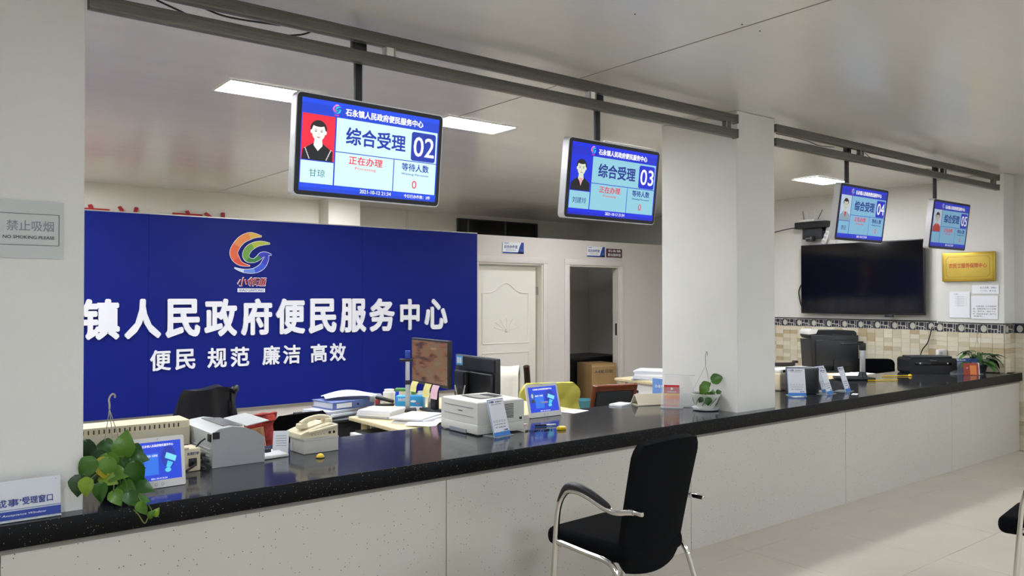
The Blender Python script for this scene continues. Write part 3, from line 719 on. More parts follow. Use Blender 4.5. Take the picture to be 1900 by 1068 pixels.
# plant one: trailing pothos on the counter corner
pl = thing('hanging_pothos', 'trailing pothos in hanging pot on counter beside left pillar', 'plant', (.705, 3.36, .786))
G().lathe([(.035, 0), (.05, .01), (.06, .05), (.065, .07), (.06, .07), (.055, .06)], seg=20).build('pot', M_BLACK2, pl)
G().lathe([(.056, .055), (.02, .066)], seg=16).build('soil', M_SOIL, pl)
top = at(203, 758, Y=3.36) - Vector(pl.location)
hanger(pl, top, (.062, .07), .4, .05, .0016, .008)
vw = Vector((.36, -.8, .25))   # towards the room's front
LV = [ # px, py (leaf middle), Y, length m, tilt direction (dx,dz), material, normal
 (232, 818, 3.30, .105, (0, 1), 2), (205, 862, 3.27, .085, (.2, -1), 2), (190, 828, 3.38, .075, (-1, .1), 1), (180, 862, 3.36, .1, (-.5, -.6), 3),
 (236, 846, 3.36, .09, (.8, .2), 0), (255, 842, 3.36, .085, (.9, -.3), 1), (222, 870, 3.30, .085, (.9, -.3), 0), (252, 872, 3.28, .08, (.8, .3), 1),
 (158, 872, 3.19, .09, (-.6, -.6), 0), (193, 872, 3.18, .085, (-.1, -1), 5), (222, 880, 3.22, .085, (1, .05), 2), (262, 850, 3.27, .07, (1, -.1), 1),
 (145, 905, 3.16, .08, (-.15, -1), 3), (160, 908, 3.13, .075, (-.3, -1), 4), (187, 917, 3.2, .075, (-.1, -1), 0), (178, 885, 3.24, .08, (.5, -.8), 3),
 (205, 890, 3.22, .07, (.9, -.4), 4), (232, 892, 3.28, .08, (.6, -.6), 3), (256, 880, 3.2, .095, (.25, -1), 1), (252, 905, 3.26, .075, (.1, -1), 0),
 (268, 905, 3.18, .085, (.9, -.1), 1), (240, 912, 3.2, .085, (.7, -.4), 0), (218, 926, 3.17, .065, (.6, -.9), 2), (246, 928, 3.15, .065, (.4, -.8), 1),
 (264, 928, 3.14, .065, (.9, .1), 0), (266, 946, 3.11, .06, (.1, -1), 2), (282, 952, 3.10, .035, (.5, .7), 2), (291, 948, 3.10, .035, (.5, 1), 4),
 (200, 845, 3.42, .08, (-.2, 1), 0), (168, 838, 3.4, .09, (.3, -.9), 3), (215, 838, 3.42, .08, (.5, .8), 1), (240, 860, 3.44, .09, (.6, .5), 3), (205, 905, 3.3, .08, (.2, -1), 3), (190, 895, 3.34, .08, (-.5, -.5), 3), (225, 905, 3.36, .08, (.3, -.6), 3),
]
crown = Vector((.705, 3.36, .86))
rg = Vector((math.cos(YAW), -math.sin(YAW), 0)); toc = Vector((-math.sin(YAW), -math.cos(YAW), .12))
for px, py, Y, L, (dx, dz), mi in LV:
    c = at(px, py, Y=Y); d = (rg*dx + Vector((0, 0, dz)) + toc*random.uniform(-.2, .3)).normalized()
    base = c - d*L*.5
    nrm = (toc + Vector((random.uniform(-.35, .35), random.uniform(-.2, .2), .45+random.uniform(-.2, .3))))
    leaf(pl, base - Vector(pl.location), d, nrm, L*.92, (LEAF+[M_LEAFY])[mi])
    if mi == 5: leaf(pl, base - Vector(pl.location) + rg*.014+toc*.004, d, nrm, L*.8, LEAF[2])
    mid = (crown+base)/2 + Vector((0, -.01, .02+.02*random.random()))
    G().tube([crown-Vector(pl.location)+Vector((random.uniform(-.03, .03), random.uniform(-.03, .03), -.01)), mid-Vector(pl.location), base-Vector(pl.location)], .0018, seg=5, smooth=4).build('stem', M_STEM, pl)
vine = [at(225, 905, Y=3.25), at(238, 935, Y=3.17), at(255, 952, Y=3.122), at(268, 970, Y=3.118), at(275, 960, Y=3.115), at(284, 954, Y=3.11), at(291, 948, Y=3.11)]
G().tube([v-Vector(pl.location) for v in vine], .0022, seg=5, smooth=6).build('vine', M_STEM, pl)

# plant two: ceramic pot with wire hanger by the middle pillar
p2 = thing('potted_pothos', 'small pothos in glazed pot with wire hanger by middle pillar', 'plant', (4.355, 3.43, .786))
G().lathe([(.06, 0), (.085, .006), (.09, .018), (.08, .014)], seg=28).build('saucer', mat('white_ceramic', '#d9dde0', .25), p2)
pt = G().lathe([(.055, .012), (.07, .04), (.088, .085), (.098, .098), (.1, .112), (.088, .112), (.084, .1)], seg=30).build('pot', M_CERAM, p2)
for k in range(9):
    a = k*2*PI/9
    G().tube([(math.cos(a+t*.5)*(.073+.018*t), math.sin(a+t*.5)*(.073+.018*t), .035+.05*t) for t in (0, .35, .7, 1)], .0022, seg=5).build('glaze_stroke', M_GLAZE, pt)
G().lathe([(.086, .1), (.03, .108)], seg=20).build('soil', M_SOIL, p2)
hanger(p2, (0, 0, .295), (.096, .108), .3, .085, .0013, .008)
o2 = Vector(p2.location)
for px, py, L, (dx, dz), mi in ((1331, 702, .075, (1, .35), 0), (1300, 742, .035, (-.4, -.8), 3), (1322, 728, .04, (.3, .9), 2), (1309, 729, .04, (-.6, .7), 0), (1311, 714, .062, (.7, .3), 2), (1305, 722, .07, (-.5, -.8), 2), (1314, 745, .05, (.1, -1), 1), (1305, 732, .03, (-.6, .5), 1), (1334, 727, .035, (1, .2), 1), (1300, 735, .028, (-1, .2), 3), (1326, 735, .03, (.6, .6), 3), (1318, 733, .03, (.2, 1), 1)):
    c = at(px, py, X=4.385) if px > 1318 else at(px, py, Y=3.41 if py < 740 else 3.325); d = (rg*dx + Vector((0, 0, dz))).normalized(); base = c-d*L*.5
    leaf(p2, base-o2, d, toc+Vector((0, 0, .2)), L*1.1, LEAF[mi])
    G().tube([(0, 0, .105), (Vector((0, 0, .13))+(base-o2))*.5, base-o2], .0022, seg=5, smooth=4).build('stem', M_STEM, p2)
# plant three at the far end
p3 = thing('leafy_plant', 'bushy dark green plant at far right end of counter', 'plant', (8.53, 3.375, .786))
G().lathe([(.06, 0), (.08, .07), (.085, .09), (.07, .085)], seg=22).build('pot', M_BLACK2, p3)
G().lathe([(.075, .08), (.02, .09)], seg=16).build('soil', M_SOIL, p3)
hanger(p3, (-.02, 0, .34), (.08, .09), .2, .06, .0016, .012)
for k in range(34):
    a = random.uniform(0, 2*PI); rr_ = random.uniform(.06, .2); h_ = random.uniform(.12, .25)*(1-.3*rr_/.2)
    if abs(math.cos(a))*rr_ > .14 and math.cos(a) > 0: rr_ *= .7
    b_ = Vector((math.cos(a)*rr_*.55, math.sin(a)*rr_*.55, h_)); d = Vector((math.cos(a), math.sin(a), random.uniform(-.6, .35)))
    leaf(p3, b_, d, (0, 0, 1), random.uniform(.12, .17), random.choice([LEAF[1], LEAF[3], LEAF[3], LEAF[0]]), 'long')
    G().tube([(0, 0, .085), b_*.6+Vector((0, 0, .03)), b_], .002, seg=4, smooth=3).build('stem', LEAF[1], p3)
for dx, dz, L in ((1.0, -.55, .16), (.9, -.9, .14)):
    leaf(p3, (.06, -.06, .15), (dx*.78, -.62*dx, dz), (0, 0, 1), L, LEAF[3], 'long')

# ------------------------------------------------------------------ things on the counter
def tablet(loc, rz, w_, h_, label, tilt=16, portrait=True):
    t = thing('tablet', label, 'tablet', loc, R(rz))
    b_ = G().prism(rrect(-w_/2, w_/2, 0, h_, .008), .012, Matrix.Translation((0, -.006, 0))).build('shell', M_WHITE, t, rot=(R(-tilt), 0, 0))
    G().box((0, .04, .045), (.06, .006, .11), rx=R(30)).build('stand_leg', M_WHITE, t)
    bx, bz0, bz1 = w_/2-.014, h_*.15, h_*.91
    U = lambda u: -bx+2*bx*u
    V = lambda v: bz1-(bz1-bz0)*v
    E_ = lambda c, s=1: emit('tab_%s' % c, c, s)
    s = flat(b_, 'display', rect(U(0), U(1), V(1), V(0)), E_('#1440d8'), y=-.0068, t=.0006)
    flat(s, 'graphic', ell(U(.72), V(.42), bx*.32, .045, 20), E_('#1030b0'), y=-.0074)
    flat(s, 'graphic', rect(U(.2), U(.5), V(.85), V(.3)), E_('#2c74e8'), y=-.0074)
    text(s, '石永镇人民政府便民服务中心', E_('#ffffff'), U(.5), V(.1), h=.0105, w=bx*1.35, y=-.0076, bold=.01)
    text(s, '微信扫一扫评价', E_('#ffffff'), U(.35), V(.36), h=.009, w=bx*.55, y=-.0084)
    flat(s, 'phone_picture', [(U(.68), V(.3)), (U(.9), V(.42)), (U(.86), V(.56)), (U(.64), V(.44))], E_('#7fe0ff'), y=-.008)
    flat(s, 'phone_picture', [(U(.7), V(.52)), (U(.82), V(.58)), (U(.74), V(.72)), (U(.66), V(.68))], E_('#4fc8f4'), y=-.008)
    flat(s, 'phone_picture', ell(U(.7), V(.76), bx*.13, .009, 14), E_('#66d4f8'), y=-.008)
    if portrait:
        flat(s, 'portrait', rect(U(.04), U(.19), V(.62), V(.22)), E_('#1a56c0'), y=-.0076); flat(s, 'portrait', ell(U(.115), V(.35), .008, .014, 12), E_('#c8c0b0'), y=-.0084)
        flat(s, 'portrait', [(U(.05), V(.62)), (U(.18), V(.62)), (U(.16), V(.5)), (U(.07), V(.5))], E_('#3a2a30'), y=-.008)
    text(s, '2021-10-12 21:34', E_('#ffffff'), U(.5), V(.955), h=.006, w=bx*.7, y=-.0076)
    G().lathe([(.002, 0), (.002, .002)], (0, -.007, h_*.955), 8).build('camera_dot', M_BLACK, b_)
    for x in (-.012, .012): G().tube([(x+.005*math.cos(a), -.0075, h_*.07+.005*math.sin(a)) for a in [2*PI*k/10 for k in range(11)]], .0008, seg=4).build('button_ring', M_TXTG, b_)
    return t
tablet((.868, 3.385, .786), 2, .205, .2, 'white tablet with blue screen partly behind pothos leaves', 10, False)
tablet((3.31, 3.865, .786), 0, .262, .21, 'white tablet with blue screen right of the white laser printer', 14)

# beige printer behind the pothos
bp = thing('beige_printer', 'long cream dot matrix printer with slotted lid behind pothos', 'printer', (.86, 3.95, .786))
M_B2 = M_CREAM
bpb = G().prism([(-.36, .0), (.275, .0), (.275, .15), (-.36, .15)], .2, Matrix.Translation((0, -.05, 0))).build('body', M_BEIGE, bp)
G().prism(rect(-.36, .275, 0, .035), .17, Matrix.Translation((0, -.045, .148))).build('lid', M_CREAM, bp)
for k in range(26): G().box((-.3+.021*k, -.047, .165), (.004, .006, .018)).build('vent_slot', M_BLACK, bpb)
G().box((.245, -.053, .055), (.045, .006, .03)).build('socket', M_BLACK, bpb)
bx = thing('card_reader_box', 'small cream device box with black power plug behind tablet', 'device', (1.05, 3.66, .786), R(4))
G().box((-.03, 0, .05), (.15, .1, .1), bev=.004).build('body', M_CREAM, bx)
G().box((-.06, -.02, .105), (.1, .09, .01), bev=.003).build('lid', M_CREAM, bx)
G().box((.01, -.052, .04), (.035, .006, .035), bev=.002).build('socket', M_BLACK, bx)
G().tube([(.01, -.06, .04), (.005, -.08, .03), (-.06, -.1, .008), (-.12, -.11, .006)], .005, smooth=5).build('power_lead', M_BLACK, bx)
text(bx, '发票打印', M_NAVYT, .01, .078, h=.013, w=.05, y=-.0515); 

# grey dot matrix printer
dm = thing('dot_matrix_printer', 'light grey dot matrix printer with arched end panel', 'printer', (1.152, 3.625, .786), R(1))
side = [(0, .012), (0, .152), (.03, .168), (.09, .174), (.15, .163), (.2, .14), (.235, .112), (.235, .02), (.225, .0), (.01, .0)]
# end panel faces -Y; body runs back along +Y
dmb = G().prism(side, .40, Matrix.Translation((0, 0, 0))).build('body', M_GREYP, dm, ang=50)
G().prism([(0, .0), (0, .155), (.03, .171), (.09, .177), (.15, .166), (.2, .143), (.238, .114), (.238, .0)], .012, Matrix.Translation((-.001, -.008, .0))).build('end_panel', mat('grey_end', '#a6a9aa', .5), dm, ang=50)
G().box((.0, .03, .13), (.012, .035, .032)).box((.014, -.009, .143), (.03, .004, .03)).build('socket', M_BLACK, dmb)
G().box((.11, .2, .171), (.09, .3, .004), ry=R(4)).build('paper_window', mat('smoked', '#6f7068', .2), dmb)
for k in range(4): G().box((-.002, .2, .03+.016*k), (.005, .34, .003)).build('side_rib', mat('grey_end', '#a6a9aa', .5), dmb)
G().box((.235, .22, .168), (.11, .30, .004), ry=R(-8)).build('paper_tray', M_GREYP, dm, label='flat grey paper tray sticking out at the back')
for k in range(3): G().lathe([(.02, 0), (.02, .012)], (-.012, .05+.05*k, .02+.02*(k % 2)), 12).build('tractor_knob', M_BLACK2, dmb)
cable([(1.13, 3.655, .915), (1.1, 3.64, .90), (1.075, 3.64, .86), (1.09, 3.68, .80), (1.12, 3.62, .792)], .004, 'black lead from grey dot matrix printer to counter top')

# folded leaflet + flat card device
fd = thing('folded_leaflet', 'white folded price leaflet standing open beside telephone box', 'leaflet', (1.535, 3.79, .786), R(-8))
G().box((0, .0, .05), (.075, .002, .11), rx=R(-24), rz=R(-20)).build('upright_page', M_PAPER, fd)
G().box((-.075, -.0, .008), (.13, .08, .002), ry=R(-4)).build('lower_page', M_PAPER, fd)
for k in range(6): G().box((0, -.0135+.0008*k, .082-.012*k), (.05, .001, .002), rx=R(-24), rz=R(-20)).build('print_line', M_TXTG, fd)
pd = thing('signature_pad', 'flat white pad with black square left of folded leaflet', 'pad', (1.455, 3.715, .786), R(6))
G().box((0, 0, .008), (.13, .11, .014), bev=.003).build('base', M_WHITE, pd)
G().box((0, .0, .0155), (.11, .09, .001)).build('surface', M_PAPER, pd)
G().box((.0, .03, .024), (.03, .012, .018), bev=.002).build('pad_button', M_BLACK, pd)

# phone on box
pb = thing('carton', 'low pale grey box under the cream telephone', 'box', (1.685, 3.735, .786), R(3))
G().box((0, 0, .035), (.185, .15, .07), bev=.002).build('body', mat('carton_grey', '#c6c5bd', .6), pb)
G().box((0, 0, .067), (.188, .153, .012), bev=.002).build('lid', _m['carton_grey'], pb)
ph = thing('telephone', 'cream desk telephone sitting on the pale box', 'telephone', (1.68, 3.74, .8595), R(3))
phb = G().prism([(-.1, 0), (.1, 0), (.1, .055), (.06, .062), (-.06, .035), (-.1, .022)], .16, Matrix.Translation((0, -.07, 0))).build('body', M_CREAM, ph)
G().box((.015, -.075, .04), (.15, .03, .012), bev=.003, ry=R(-8)).build('front_ledge', M_CREAM, phb)
for x in (.055, .078): G().box((x, -.0705, .018), (.012, .002, .012)).build('line_socket', M_BLACK, phb)
for k in range(5): G().box((-.04+.016*k, -.0705, .014), (.007, .002, .003)).build('label_mark', M_TXTG, phb)
hs = G().tube([(-.06, .0, .06), (-.04, .0, .075), (-.01, 0, .086), (.03, 0, .09), (.07, 0, .082), (.085, 0, .07)], .012, seg=10, smooth=5, rr=lambda t: .02-.02*math.sin(t*PI)*.45).build('handset', M_CREAM, ph)
for x, z in ((.075, .066), (-.06, .052)): G().box((x, 0, z), (.045, .05, .028), bev=.008).build('handset_cup', M_CREAM, ph)

# yellow pen holders
def pen_dome(x, y, label, d=(0, 0)):
    o = thing('yellow_pen_holder', label, 'pen holder', (x, y, .786))
    G().lathe([(.018, 0), (.019, .004), (.016, .012), (.009, .018), (.003, .02)], seg=18).build('dome', M_YPLAS, o)
    G().lathe([(.021, 0), (.021, .003)], seg=18).build('foot', M_BLACK2, o)
    return o
pen_dome(1.63, 3.545, 'small yellow dome on counter in front of telephone box')
pen_dome(7.72, 3.66, 'small yellow dome on counter left of the black printer')
for px, py, rz, lb in ((1665, 697, -30, 'yellow pencil lying left of the far yellow dome'), (1640, 705, -28, 'yellow pencil lying right of the document camera base')):
    c = at(px, py, Z=.79); o = thing('pencil', lb, 'pencil', (c.x, c.y, .79), R(rz))
    G().tube([(-.16, 0, .002), (.14, 0, .002)], .0042, seg=6).build('barrel', M_YPLAS, o); G().tube([(.14, 0, .002), (.17, 0, .002)], .006, seg=6, rr=lambda t: .0042*(1-t)+.0005).build('tip', M_BLACK, o)
# yellow tape tool with lanyard
yk = thing('tape_measure', 'yellow oval tape measure on counter below second tablet', 'tape measure', (3.06, 3.435, .786))
G().lathe([(.028, 0), (.032, .004), (.03, .016), (.02, .02)], seg=20, sx=1, sy=.7).build('case', M_YPLAS, yk)
G().box((.0, 0, .0205), (.026, .012, .002)).build('button', M_BEIGE, yk)
g = G(); 
for k in range(17):
    t = k/16; g.lathe([(.004, 0), (.005, .003), (.004, .006)], (-.05-.15*t, .03+.05*t+.008*math.sin(k), 0), 6)
yk2 = g.build('bead_chain', M_BLACK, yk)
pn = thing('pen', 'black and white pen lying behind yellow tape measure', 'pen', (3.07, 3.58, .79), R(-20))
G().tube([(-.07, 0, .003), (.0, 0, .003)], .006, seg=8).build('barrel', M_BLACK, pn); G().tube([(0, 0, .003), (.06, 0, .003)], .005, seg=8).build('cap', M_WHITE, pn)
o = G().box((0, 0, .001), (.17, .12, .002), rz=R(12)).build('paper_sheet', M_PAPER, None, (3.61, 3.925, .786)); tag(o, 'white paper sheet flat on counter right of second tablet', 'paper')
o = G().prism([(-.05, 0), (.05, 0), (.02, .03), (-.05, .035)], .002, Matrix.Rotation(R(-80), 4, 'X')).build('paper_slip', mat('pink_paper', '#d8b8a8', .7), None, (2.98, 3.70, .788)); tag(o, 'pinkish curled paper slip at right edge of laser printer', 'paper')

# laser printer
lp = thing('laser_printer', 'white laser printer with side vents on the counter', 'printer', (2.70, 3.745, .786), R(-1.5))
a1, a2 = .155, .20
W2, D2_, H2 = .245, .375, .178     # seen: front face along Y (left side), vented side faces -Y
M_LP = mat('printer_white', '#d3d3cb', .42)
lpb = G().prism(rect(-.145, .175, .06, H2), D2_, Matrix.Translation((0, -.20, 0))).build('upper_shell', M_LP, lp)
g = lpb
G().box((.015, -.0125, .032), (.325, .378, .054), bev=.006).build('lower_shell', M_LP, lp)
G().box((.015, -.0125, H2-.001), (.31, .36, .012), bev=.005).build('top_cover', M_WHITE, lp)
G().box((.05, .02, H2+.0055), (.2, .2, .003), ry=R(3)).build('output_tray', mat('tray_grey', '#8e8e88', .5), lp)  # tray in a darker grey than the top cover
G().box((.10, .02, H2+.0075), (.06, .14, .003)).build('output_slot', M_BLACK2, lp)
for k in range(11): G().box((.068, -.2005, .085+.0075*k), (.062, .003, .0035)).build('vent_slot', M_BLACK2, lpb)
G().box((.15, -.2005, .075), (.016, .004, .014)).build('switch', M_BLACK, lpb)
G().box((-.146, -.01, .148), (.003, .30, .003)).build('tray_line', M_TXTG, lpb); G().box((-.146, -.01, .1), (.003, .30, .002)).build('tray_line', M_TXTG, lpb)
G().box((-.15, -.01, .014), (.006, .17, .02)).build('drawer_grip', M_TXTG, lp)
o = text(lp, 'Lenovo', M_TXTK, 0, 0, h=.009, w=.045, y=0); o.rotation_euler = (0, 0, -PI/2); o.location = (-.1475, -.03, .125)

# QR standees (codes left out)
def standee(x, y, rz, label, tilt=16, w_=.13, h_=.2, group=None):
    o = thing('card_stand', label, 'sign', (x, y, .786), R(rz))
    b_ = G().box((0, 0, h_/2), (w_, .003, h_)).build('card', M_PAPER, o, rot=(R(-tilt), 0, 0))
    G().box((.0, .03, .0015), (w_, .11, .003)).build('base_plate', M_ACRE, o)
    flat(b_, 'blue_border', rect(-w_/2, -w_/2+.004, 0, h_), M_LBLUE, y=-.0022); flat(b_, 'blue_border', rect(-w_/2, w_/2, 0, .024), M_LBLUE, y=-.0022); flat(b_, 'blue_border', rect(-w_/2, w_/2, h_-.003, h_), M_NAVY, y=-.0022)
    text(b_, '小邻通', M_NAVYT, -w_*.27, h_*.925, h=.011, w=w_*.3, y=-.002, bold=.02); text(b_, '便民服务中心', M_TXTK, w_*.18, h_*.92, h=.006, w=w_*.42, y=-.002)
    text(b_, '微信扫码办事', M_TXTG, 0, h_*.86, h=.005, w=w_*.6, y=-.002)
    for k in range(5): G().tube([(-w_*.32+w_*.16*k+.006*math.cos(a), -.002, h_*.4+.006*math.sin(a)) for a in [2*PI*q/10 for q in range(11)]], .0008, seg=4).build('round_icon', M_TXTG, b_)
    text(b_, '在线查询 预约 投诉', M_TXTG, 0, h_*.32, h=.005, w=w_*.7, y=-.002); text(b_, '扫一扫 码上办', M_TXTK, 0, h_*.24, h=.007, w=w_*.6, y=-.002)
    text(b_, '石永镇', M_NAVY, w_*.28, h_*.155, h=.008, w=w_*.25, y=-.002, bold=.02)
    return o
standee(2.665, 3.476, 12, 'blue edged white card stand leaning on laser printer', 16, .135, .205)
standee(5.51, 3.47, -44, 'leftmost of the blue edged white card stands, before dark box', 14, .135, .215)
standee(5.82, 3.378, 12, 'second blue edged white card stand from left, right of dark box', 18, .135, .205)
standee(5.93, 3.47, 4, 'blue edged white card stand half hidden behind the second one', 18, .15, .215)
standee(6.10, 3.385, 12, 'rightmost of the blue edged white card stands by document camera', 18, .125, .205)

# tent calendar, booklet
tcal = thing('tent_calendar', 'folded cardboard tent calendar lying on counter left of leaflets', 'calendar', (4.265, 3.855, .786), R(-20))
G().prism([(-.115, .0), (.115, .0), (.115, .005), (-.115, .005)], .12, Matrix.Translation((0, -.06, 0))).build('base_flap', mat('calendar_card', '#c8c0a8', .7), tcal)
for s in (-1, 1): G().box((0, s*.032, .038), (.23, .004, .092), rx=R(40*s)).build('side_flap', _m['calendar_card'], tcal)
o = G().box((0, 0, .006), (.15, .1, .012), rz=R(15)).build('booklet', M_PAPER, None, (4.07, 3.945, .786)); tag(o, 'open white booklet beside the tent calendar', 'booklet')

# acrylic holders
def acrylic(name, label, loc, rz, w_, h_, d_, tilt=12):
    o = thing(name, label, 'holder', loc, R(rz))
    G().box((0, d_, h_/2), (w_, .003, h_), rx=R(-tilt)).build('back_plate', M_ACR, o)
    G().box((0, 0, h_*.22), (w_, .003, h_*.44), rx=R(-tilt*.6)).build('front_plate', M_ACR, o)
    for s in (-1, 1): G().prism([(0, 0), (d_+.01, 0), (d_+.03, h_*.8), (.01, h_*.4)], .003, Matrix.Translation((s*w_/2, 0, 0)) @ Matrix.Rotation(PI/2, 4, 'Z')).build('side_plate', M_ACR, o)
    G().box((0, d_/2, .002), (w_, d_+.02, .004)).build('base_plate', M_ACRE, o)
    G().box((0, d_+.02*0, h_), (w_, .004, .003)).build('top_edge', M_ACRE, o)
    return o
acrylic('leaflet_holder', 'empty clear acrylic holder against middle pillar', (4.33, 3.64, .786), -62, .22, .215, .05)
acrylic('leaflet_holder', 'small clear acrylic holder containing the red leaflet', (4.235, 3.62, .786), -50, .15, .135, .04)
lf_ = thing('red_leaflet', 'red and orange leaflet standing in the small acrylic holder', 'leaflet', (4.262, 3.645, .79), R(-50))
lfb = G().box((0, 0, .075), (.105, .004, .15)).build('cover', M_REDP, lf_, rot=(R(-9), 0, 0))
flat(lfb, 'orange_band', rect(-.052, .052, .05, .09), M_ORANGE, y=-.0028); flat(lfb, 'yellow_band', rect(-.052, .052, .078, .092), mat('yellow_print', '#f0c040', .5), y=-.003)
flat(lfb, 'orange_hills', [(-.052, .02), (.052, .012), (.052, .035), (.02, .045), (-.02, .03), (-.052, .042)], M_ORANGE, y=-.0028)
G().lathe([(.009, 0), (.009, .001)], (0, 0, 0), 16).build('round_emblem', M_PAPER, lfb, (0, -.0025, .125), (PI/2, 0, 0))
text(lfb, '民法典宣传', M_PAPER, 0, .103, h=.009, w=.06, y=-.0026, bold=.01)
acrylic('leaflet_holder', 'clear acrylic holder corner just right of middle pillar', (4.93, 3.36, .786), 24, .14, .14, .05)

# right part of the counter
bq = thing('cream_printer', 'cream receipt printer with black tray right of middle pillar', 'printer', (5.93, 3.845, .786), R(-6))
bqb = G().box((0, 0, .07), (.46, .27, .14), bev=.01).build('body', M_CREAM, bq)
G().box((0, 0, .155), (.44, .26, .035), bev=.01).build('top_shell', M_WHITE, bq)
G().box((-.02, -.05, .158), (.34, .17, .022), bev=.004).build('feed_slot', M_BLACK, bq)
G().box((.0, .06, .192), (.36, .05, .03), bev=.01, ry=R(2)).build('black_tray', M_DARKW, bq)
for x in (-.18, .2): G().lathe([(.025, 0), (.028, .01), (.02, .02)], (x, .06, .195), 14).build('roll_knob', M_DARKW, bq)
G().box((-.1, -.1365, .055), (.08, .004, .05)).build('paper_mouth', M_BLACK, bqb)
db = thing('dark_box', 'black metal box standing behind the leftmost card stand', 'box', (5.72, 3.56, .786), R(-30))
G().box((0, 0, .1), (.2, .16, .2), bev=.004).build('body', M_BLACK2, db)
G().box((0, -.081, .1), (.17, .002, .17), bev=.0005).build('face_panel', M_BLACK, db)
for px, py, rz, lb in ((1470, 738, -20, 'thin white strip of paper under leftmost card stand'), (1576, 733, 20, 'crumpled white slip at foot of rightmost card stand')):
    c = at(px+10, py-2, Z=.787); o = G().box((0, 0, .001), (.09, .04, .002), rz=R(rz)).build('paper_slip', M_PAPER, None, (c.x, c.y, .787)); tag(o, lb, 'paper')
dc = thing('document_camera', 'silver and black document camera with arm on counter', 'document camera', (7.10, 3.80, .786), R(-38))
G().box((-.08, .0, .012), (.32, .2, .022), bev=.01, seg=3).build('base', M_BLACK, dc)
G().lathe([(.042, 0), (.036, .02), (.03, .045)], (0, 0, .02), 18).build('collar', M_BLACK, dc)
G().box((0, 0, .175), (.042, .035, .22), bev=.006).build('column', mat('column_silver', '#b5b8bc', .35, .5), dc)
G().box((0, 0, .30), (.052, .045, .07), bev=.008).build('head_joint', M_BLACK, dc)
G().box((-.1, 0, .325), (.2, .03, .018), bev=.004, ry=R(-2)).build('arm', M_BLACK, dc)
G().box((-.02, 0, .343), (.05, .03, .012), bev=.004).build('knob', M_BLACK, dc)
cable([(6.85, 3.95, .79), (6.95, 4.0-.05, .8), (7.0, 3.93, .795)], .004, 'thin black lead curling behind the document camera base')
pr = thing('black_printer', 'black desktop inkjet printer near the far counter end', 'printer', (8.20, 3.72, .786), R(-38))
G().prism(rrect(-.235, .235, .0, .155, .03, 6), .25, Matrix.Translation((0, -.12, 0))).build('body', M_BLACK, pr)
G().box((.0, .0, .163), (.4, .2, .018), bev=.006).build('scanner_lid', M_BLACK2, pr)
G().box((0, -.1225, .1), (.36, .004, .028), bev=.003).build('paper_slot', mat('glossy_black', '#050507', .15), pr)
for x in (-.13, .14): G().lathe([(.008, 0), (.008, .003)], (0, 0, 0), 10).build('button', M_SILVER, pr, (x, -.123, .105), (PI/2, 0, 0))
text(pr, 'Canon', M_SILVER, 0, .133, h=.008, w=.06, y=-.1215)
bh = thing('brochure_holder', 'blue brochure stand behind the orange booklet', 'holder', (8.40, 3.45, .786), R(-40))
G().box((0, 0, .075), (.30, .02, .15), bev=.003, rx=R(-8)).build('blue_card', mat('brochure_blue', '#2a4a90', .3), bh)
G().box((0, -.03, .06), (.32, .003, .12), rx=R(-6)).build('front_plate', M_ACR, bh); G().box((0, -.01, .002), (.32, .08, .004)).build('base_plate', M_ACRE, bh)
text(bh, '办事指南', M_PAPER, -.06, .135, h=.01, w=.12, y=-.024)
bk = thing('orange_booklet', 'red and orange booklet in front of the blue brochure stand', 'booklet', (8.29, 3.345, .786), R(-42))
G().box((0, 0, .058), (.14, .004, .116), rx=R(-8)).build('cover', mat('booklet_red', '#a8351f', .4), bk)
G().box((.02, -.0035, .05), (.06, .002, .09), rx=R(-8)).build('orange_band', M_ORANGE, bk); G().box((.075, .01, .06), (.02, .004, .116), rx=R(-8)).build('white_page', M_PAPER, bk)
G().lathe([(.007, 0), (.007, .001)], (0, 0, 0), 12).build('round_emblem', M_PAPER, bk, (-.04, -.009, .07), (R(82), 0, 0))
wl = thing('wall_socket_adapter', 'glossy white plug adapter behind black printer at wall', 'adapter', (8.70, 3.80, .96), R(-30))
G().box((0, 0, 0), (.1, .05, .07), bev=.01).build('body', M_WHITE, wl); G().box((-.02, -.026, 0), (.03, .004, .02)).build('socket', M_GREYP, wl)
cable([(8.64, 3.86-.02, .93), (8.6, 3.87, .8), (8.55, 3.9, .79)], .004, 'thin white lead below the plug adapter', M_WHITE)
cable([(8.5, 3.62, .79), (8.65, 3.42, .79), (8.8, 3.26-.06, .79), (8.9, 3.19, .79)], .004, 'thin black cable trailing to far right counter end')

